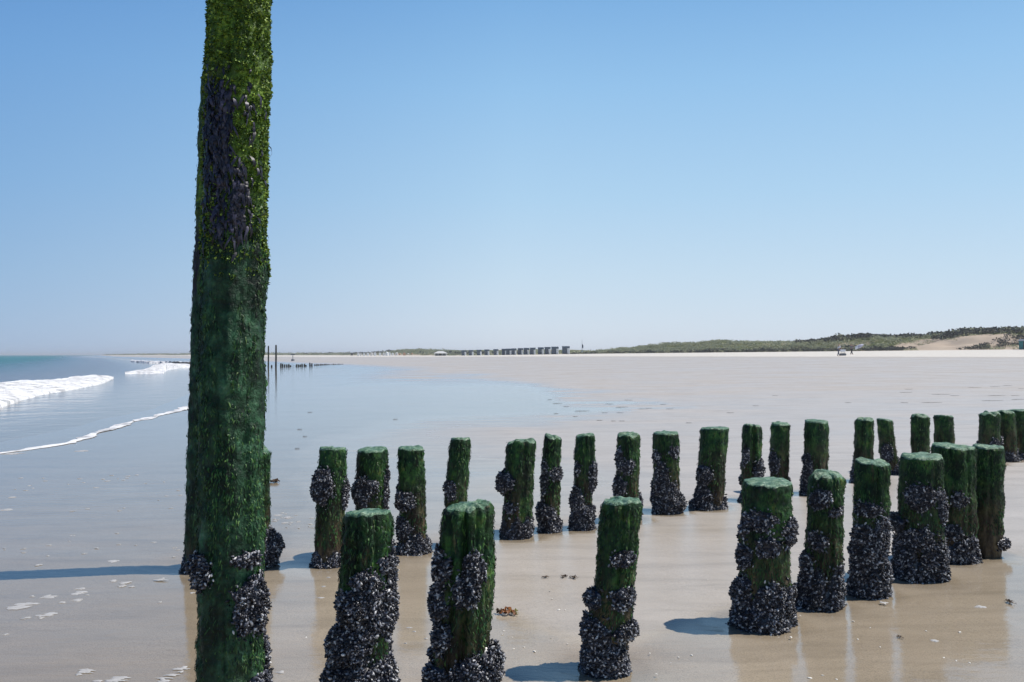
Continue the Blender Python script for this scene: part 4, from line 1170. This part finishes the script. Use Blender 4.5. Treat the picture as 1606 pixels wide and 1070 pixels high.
def build_people():
    person(1315, 559.0, 2.0, "person in pale shirt and grey trousers beside a white cart on the far beach", M["white_shirt"], M["grey_trousers"], {"stride": .22, "lean": .12, "hands": ((.42, .24, .95), (.35, -.25, .95))}, 0.2)
    person(1335.5, 556.5, 1.9, "person in dark trousers leaning back to hold a pale lilac kite on the beach", M["grey_trousers"], M["dark_trousers"], {"stride": .30, "lean": -.10, "hands": ((.50, .12, 1.50), (.45, -.16, 1.40))}, 0.35)
    q = at(1339, 556.5)
    root = empty("kite", (q[0] + .25, q[1] + .15, q[2] + .7), "pale lilac and white kite held up beside the person in dark trousers", "kite")
    V = []; n, k = 14, 8
    for i in range(n):
        for j in range(k):
            u, v = i / (n - 1), j / (k - 1)
            w_ = .60 * math.sin(PI * (0.12 + .86 * u)) ** .6
            V.append((u * 1.5, -.25 * math.sin(PI * u) - .1 * math.sin(PI * v), .5 + u * .55 + (v - .5) * w_))
    s = mesh_obj("canopy", np.array(V), [grid_faces(n, k)], M["lilac_cloth"], root)
    so = s.modifiers.new("thickness", 'SOLIDIFY'); so.thickness = .03
    V2 = []
    for i in range(8):
        for j in range(4):
            u, v = i / 7, j / 3
            V2.append((.02 + u * .35, -.14 - .2 * u, .42 + u * .2 + (v - .5) * .5))
    s = mesh_obj("white_panel", np.array(V2), [grid_faces(8, 4)], M["white_shirt"], root)
    so = s.modifiers.new("thickness", 'SOLIDIFY'); so.thickness = .03
    m = MB(); m.tube([(0, 0, .35), (.7, -.1, .8), (1.5, 0, 1.05)], .025, 6); m.build("spar", M["steel_grey"], root)
    q = at(1320, 558.0)
    root = empty("beach_cart", (q[0], q[1], q[2]), "low white cart pulled beside the person in the pale shirt", "cart")
    b = MB(); b.box((.2, 0, .85), (.75, .5, .35), 0, .06); b.build("tray", M["white_shirt"], root)
    for sy in (-.3, .3):
        for sx in (0, .45):
            w_ = MB(); w_.tube([(sx, sy - .03, .2), (sx, sy + .03, .2)], .2, 14); w_.build("wheel", M["steel_grey"], root)
    l = MB()
    for sx in (0, .45):
        for sy in (-.22, .22): l.tube([(sx, sy, .2), (sx, sy, .7)], .025, 6)
    l.build("frame", M["steel_grey"], root)

# ------------------------------------------------------------------ small things on the sand
def weed_mesh(seed, n, L, W, h, flat=1.0):
    """a heap of crumpled ribbons"""
    rnd = np.random.RandomState(seed); V = []; Fs = []; c = 0
    for i in range(n):
        a = rnd.uniform(0, 2 * PI); x0, y0 = rnd.normal(0, L * .22), rnd.normal(0, L * .10 * flat)
        m = 9; wd = W * rnd.uniform(.6, 1.4); curl = rnd.normal(0, 1.5)
        ln = L * rnd.uniform(.3, .65)
        pts = []
        for k in range(m):
            t = k / (m - 1); ang = a + curl * t
            pts.append((x0 + math.cos(ang) * ln * t, y0 + math.sin(ang) * ln * t * flat, .004 + h * abs(math.sin(t * PI * rnd.uniform(.8, 1.4))) * rnd.uniform(.5, 1)))
        for k in range(m):
            t = k / (m - 1); ang = a + curl * t + PI / 2
            ww = wd * math.sin(PI * (.15 + .8 * t)); tw = rnd.uniform(-.5, .5) * ww
            V.append((pts[k][0] - math.cos(ang) * ww, pts[k][1] - math.sin(ang) * ww, max(.002, pts[k][2] - tw)))
            V.append((pts[k][0] + math.cos(ang) * ww, pts[k][1] + math.sin(ang) * ww, max(.002, pts[k][2] + tw)))
        for k in range(m - 1):
            Fs.append([c + 2 * k, c + 2 * k + 1, c + 2 * k + 3, c + 2 * k + 2])
        c += 2 * m
    return np.array(V), np.array(Fs)

def place(o, px, py, rz=0.0, s=1.0):
    q = at(px, py); o.location = (q[0], q[1], float(ground(q[0], q[1])) + .001)
    o.rotation_euler = (0, 0, rz); o.scale = (s, s, s)
    return o

def build_debris():
    # rusty and olive seaweed scrap in front of the leaning post
    root = empty("seaweed_scrap", (0, 0, 0), "rusty brown and olive scrap of seaweed on the sand left of the slim leaning post", "seaweed")
    V, f = weed_mesh(3, 9, .07, .008, .025); a = mesh_obj("brown_frond", V + np.array([-.01, 0, 0]), [f], M["seaweed_rust"], root)
    V, f = weed_mesh(5, 5, .06, .007, .014); a = mesh_obj("olive_frond", V + np.array([.035, -.005, 0]), [f], M["seaweed_olive"], root)
    V, f = weed_mesh(6, 6, .05, .006, .022); a = mesh_obj("dark_frond", V + np.array([-.035, .005, 0]), [f], M["seaweed_brown"], root)
    place(root, 797, 963, .1, 1.15)
    # dark scraps
    items = [(428, 757, .16, "dark strand of weed on the wet sand right of the tall pole"), (885, 906, .055, "small dark weed tuft, left of the close pair behind the leaning post"), (899, 907, .06, "small dark weed tuft, right of the close pair behind the leaning post"), (855, 907, .04, "tiny dark weed scrap nearest the mussel footed posts"), (1585, 946, .06, "small dark weed scrap on the wet sand at the lower right"), (1411, 1001, .03, "tiny dark weed scrap below the row of six front posts")]
    for i, (px, py, L, lab) in enumerate(items):
        V, f = weed_mesh(20 + i, 9, L, L * .10, L * .22)
        o = mesh_obj("seaweed_scrap", V, [f], M["seaweed_brown"]); place(o, px, py, i); tag(o, lab, "seaweed", "dark weed scraps")
    # strands of wrack lying on the far beach
    rnd = random.Random(5)
    V, f = weed_mesh(40, 16, 1.0, .012, .012, .10); proto = mesh_obj("wrack_strand", V, [f], M["wrack_dark"])
    first = True
    def wrack(px, py, Lpx, lab, grp):
        nonlocal first
        o = proto if first else proto.copy()
        if not first: COL.objects.link(o)
        first = False
        q = at(px, py); place(o, px, py, rnd.uniform(-.25, .25), Lpx * q[1] / F * .8)
        o.scale.z = .7
        tag(o, lab, "seaweed", grp)
    for px, py, L in [(862, 627, 8), (874, 633, 16), (888, 638, 10), (912, 645, 26), (872, 649, 8), (902, 654, 8), (948, 648, 10), (955, 634, 14), (975, 639, 22), (1008, 642, 16), (1018, 641, 10), (985, 628, 14), (940, 660, 10), (962, 661, 8), (975, 661, 10), (1050, 642, 12), (972, 648, 12), (1040, 635, 10), (620, 658, 8), (486, 647, 8), (470, 674, 8), (478, 685, 8), (466, 704, 8)]:
        wrack(px, py, L, "dark wisp of weed lying about the shallow pale pool", "weed wisps about the pool")
    for px, py, L in [(1420, 616, 20), (1425, 611, 14), (1475, 619, 30), (1497, 621, 14), (1460, 632, 40), (1528, 608, 22), (1560, 607, 16), (1580, 605, 20), (1562, 621, 34), (1592, 621, 14), (1602, 610, 14), (1555, 629, 36), (1596, 627, 24), (1418, 632, 12), (1145, 648, 14), (1185, 637, 12), (1215, 621, 10), (1330, 632, 12), (1080, 664, 10)]:
        wrack(px, py, L, "dark streak of weed on the damp sand beyond the back row of posts", "weed streaks beyond the back row")
    # shells
    sv = []; n, k = 7, 12
    for i in range(n):
        for j in range(k):
            u = i / (n - 1); a = (j / (k - 1) - .5) * 2.3
            rr = u * (1 + .04 * math.cos(j * PI)); sv.append((math.sin(a) * rr, math.cos(a) * rr - .4, .34 * math.sin(PI * min(1, u * 1.0 + .02)) ** .8 * (1 - .25 * abs(a)) + .02))
    proto_s = mesh_obj("seashell", np.array(sv), [grid_faces(n, k)], M["shell_white"])
    so = proto_s.modifiers.new("thickness", 'SOLIDIFY'); so.thickness = .12
    first_s = True
    spots = [(788, 996, 5), (790, 990, 4), (805, 1018, 5), (822, 1016, 5), (838, 1022, 7), (803, 1000, 3), (864, 1002, 3), (890, 1010, 3), (1019, 1025, 4), (1064, 1031, 4), (1085, 1028, 5), (1029, 1058, 6), (1110, 910, 3), (1052, 1040, 3), (876, 957, 6), (886, 957, 4), (862, 928, 4), (866, 940, 4), (1240, 1000, 7), (1338, 975, 6), (1388, 948, 5), (1345, 1003, 5), (1365, 985, 4), (1480, 1032, 5), (1500, 1037, 5), (1520, 1040, 6), (1380, 1015, 4), (1270, 1064, 8), (1290, 1060, 6), (1312, 1066, 5), (1452, 990, 5), (1505, 992, 7), (1320, 935, 4), (1255, 966, 4), (690, 985, 4), (480, 1000, 4)]
    for px, py, L in spots:
        o = proto_s if first_s else proto_s.copy()
        if not first_s: COL.objects.link(o)
        first_s = False
        q = at(px, py); place(o, px, py, rnd.uniform(0, 6), L * q[1] / F * .55)
        o.rotation_euler = (rnd.uniform(-.2, .2), rnd.uniform(-.2, .2), rnd.uniform(0, 6))
        tag(o, "tiny white shell lying on the wet sand around the front posts", "shell", "white shells on the wet sand")

FEET = []
for (_bx, _by, _hw) in FEET_PX:
    _g = at(_bx, _by); _r = _hw * _g[1] / F
    FEET.append((_g[0], _g[1] + _r * .9, _r))
build_beach()
build_sea()
build_foam()
build_dunes()
build_groyne()
build_far_groyne()
build_far_things()
build_people()
build_debris()

def build_haze():
    mb = MB()
    mb.box((-4150, 6000, 4.2), (10300, 12400, 15.6))
    t = bpy.data.materials.new("sea_haze"); t.use_nodes = True
    n = t.node_tree.nodes
    for q in list(n):
        if q.type == 'BSDF_PRINCIPLED': n.remove(q)
    v = n.new("ShaderNodeVolumePrincipled")
    v.inputs["Color"].default_value = (0.94, 0.97, 1.0, 1)
    v.inputs["Density"].default_value = 0.00030
    v.inputs["Anisotropy"].default_value = 0.2
    out = [q for q in n if q.type == 'OUTPUT_MATERIAL'][0]
    t.node_tree.links.new(v.outputs[0], out.inputs["Volume"])
    o = mb.build("haze", t)
    tag(o, kind="stuff")
build_haze()
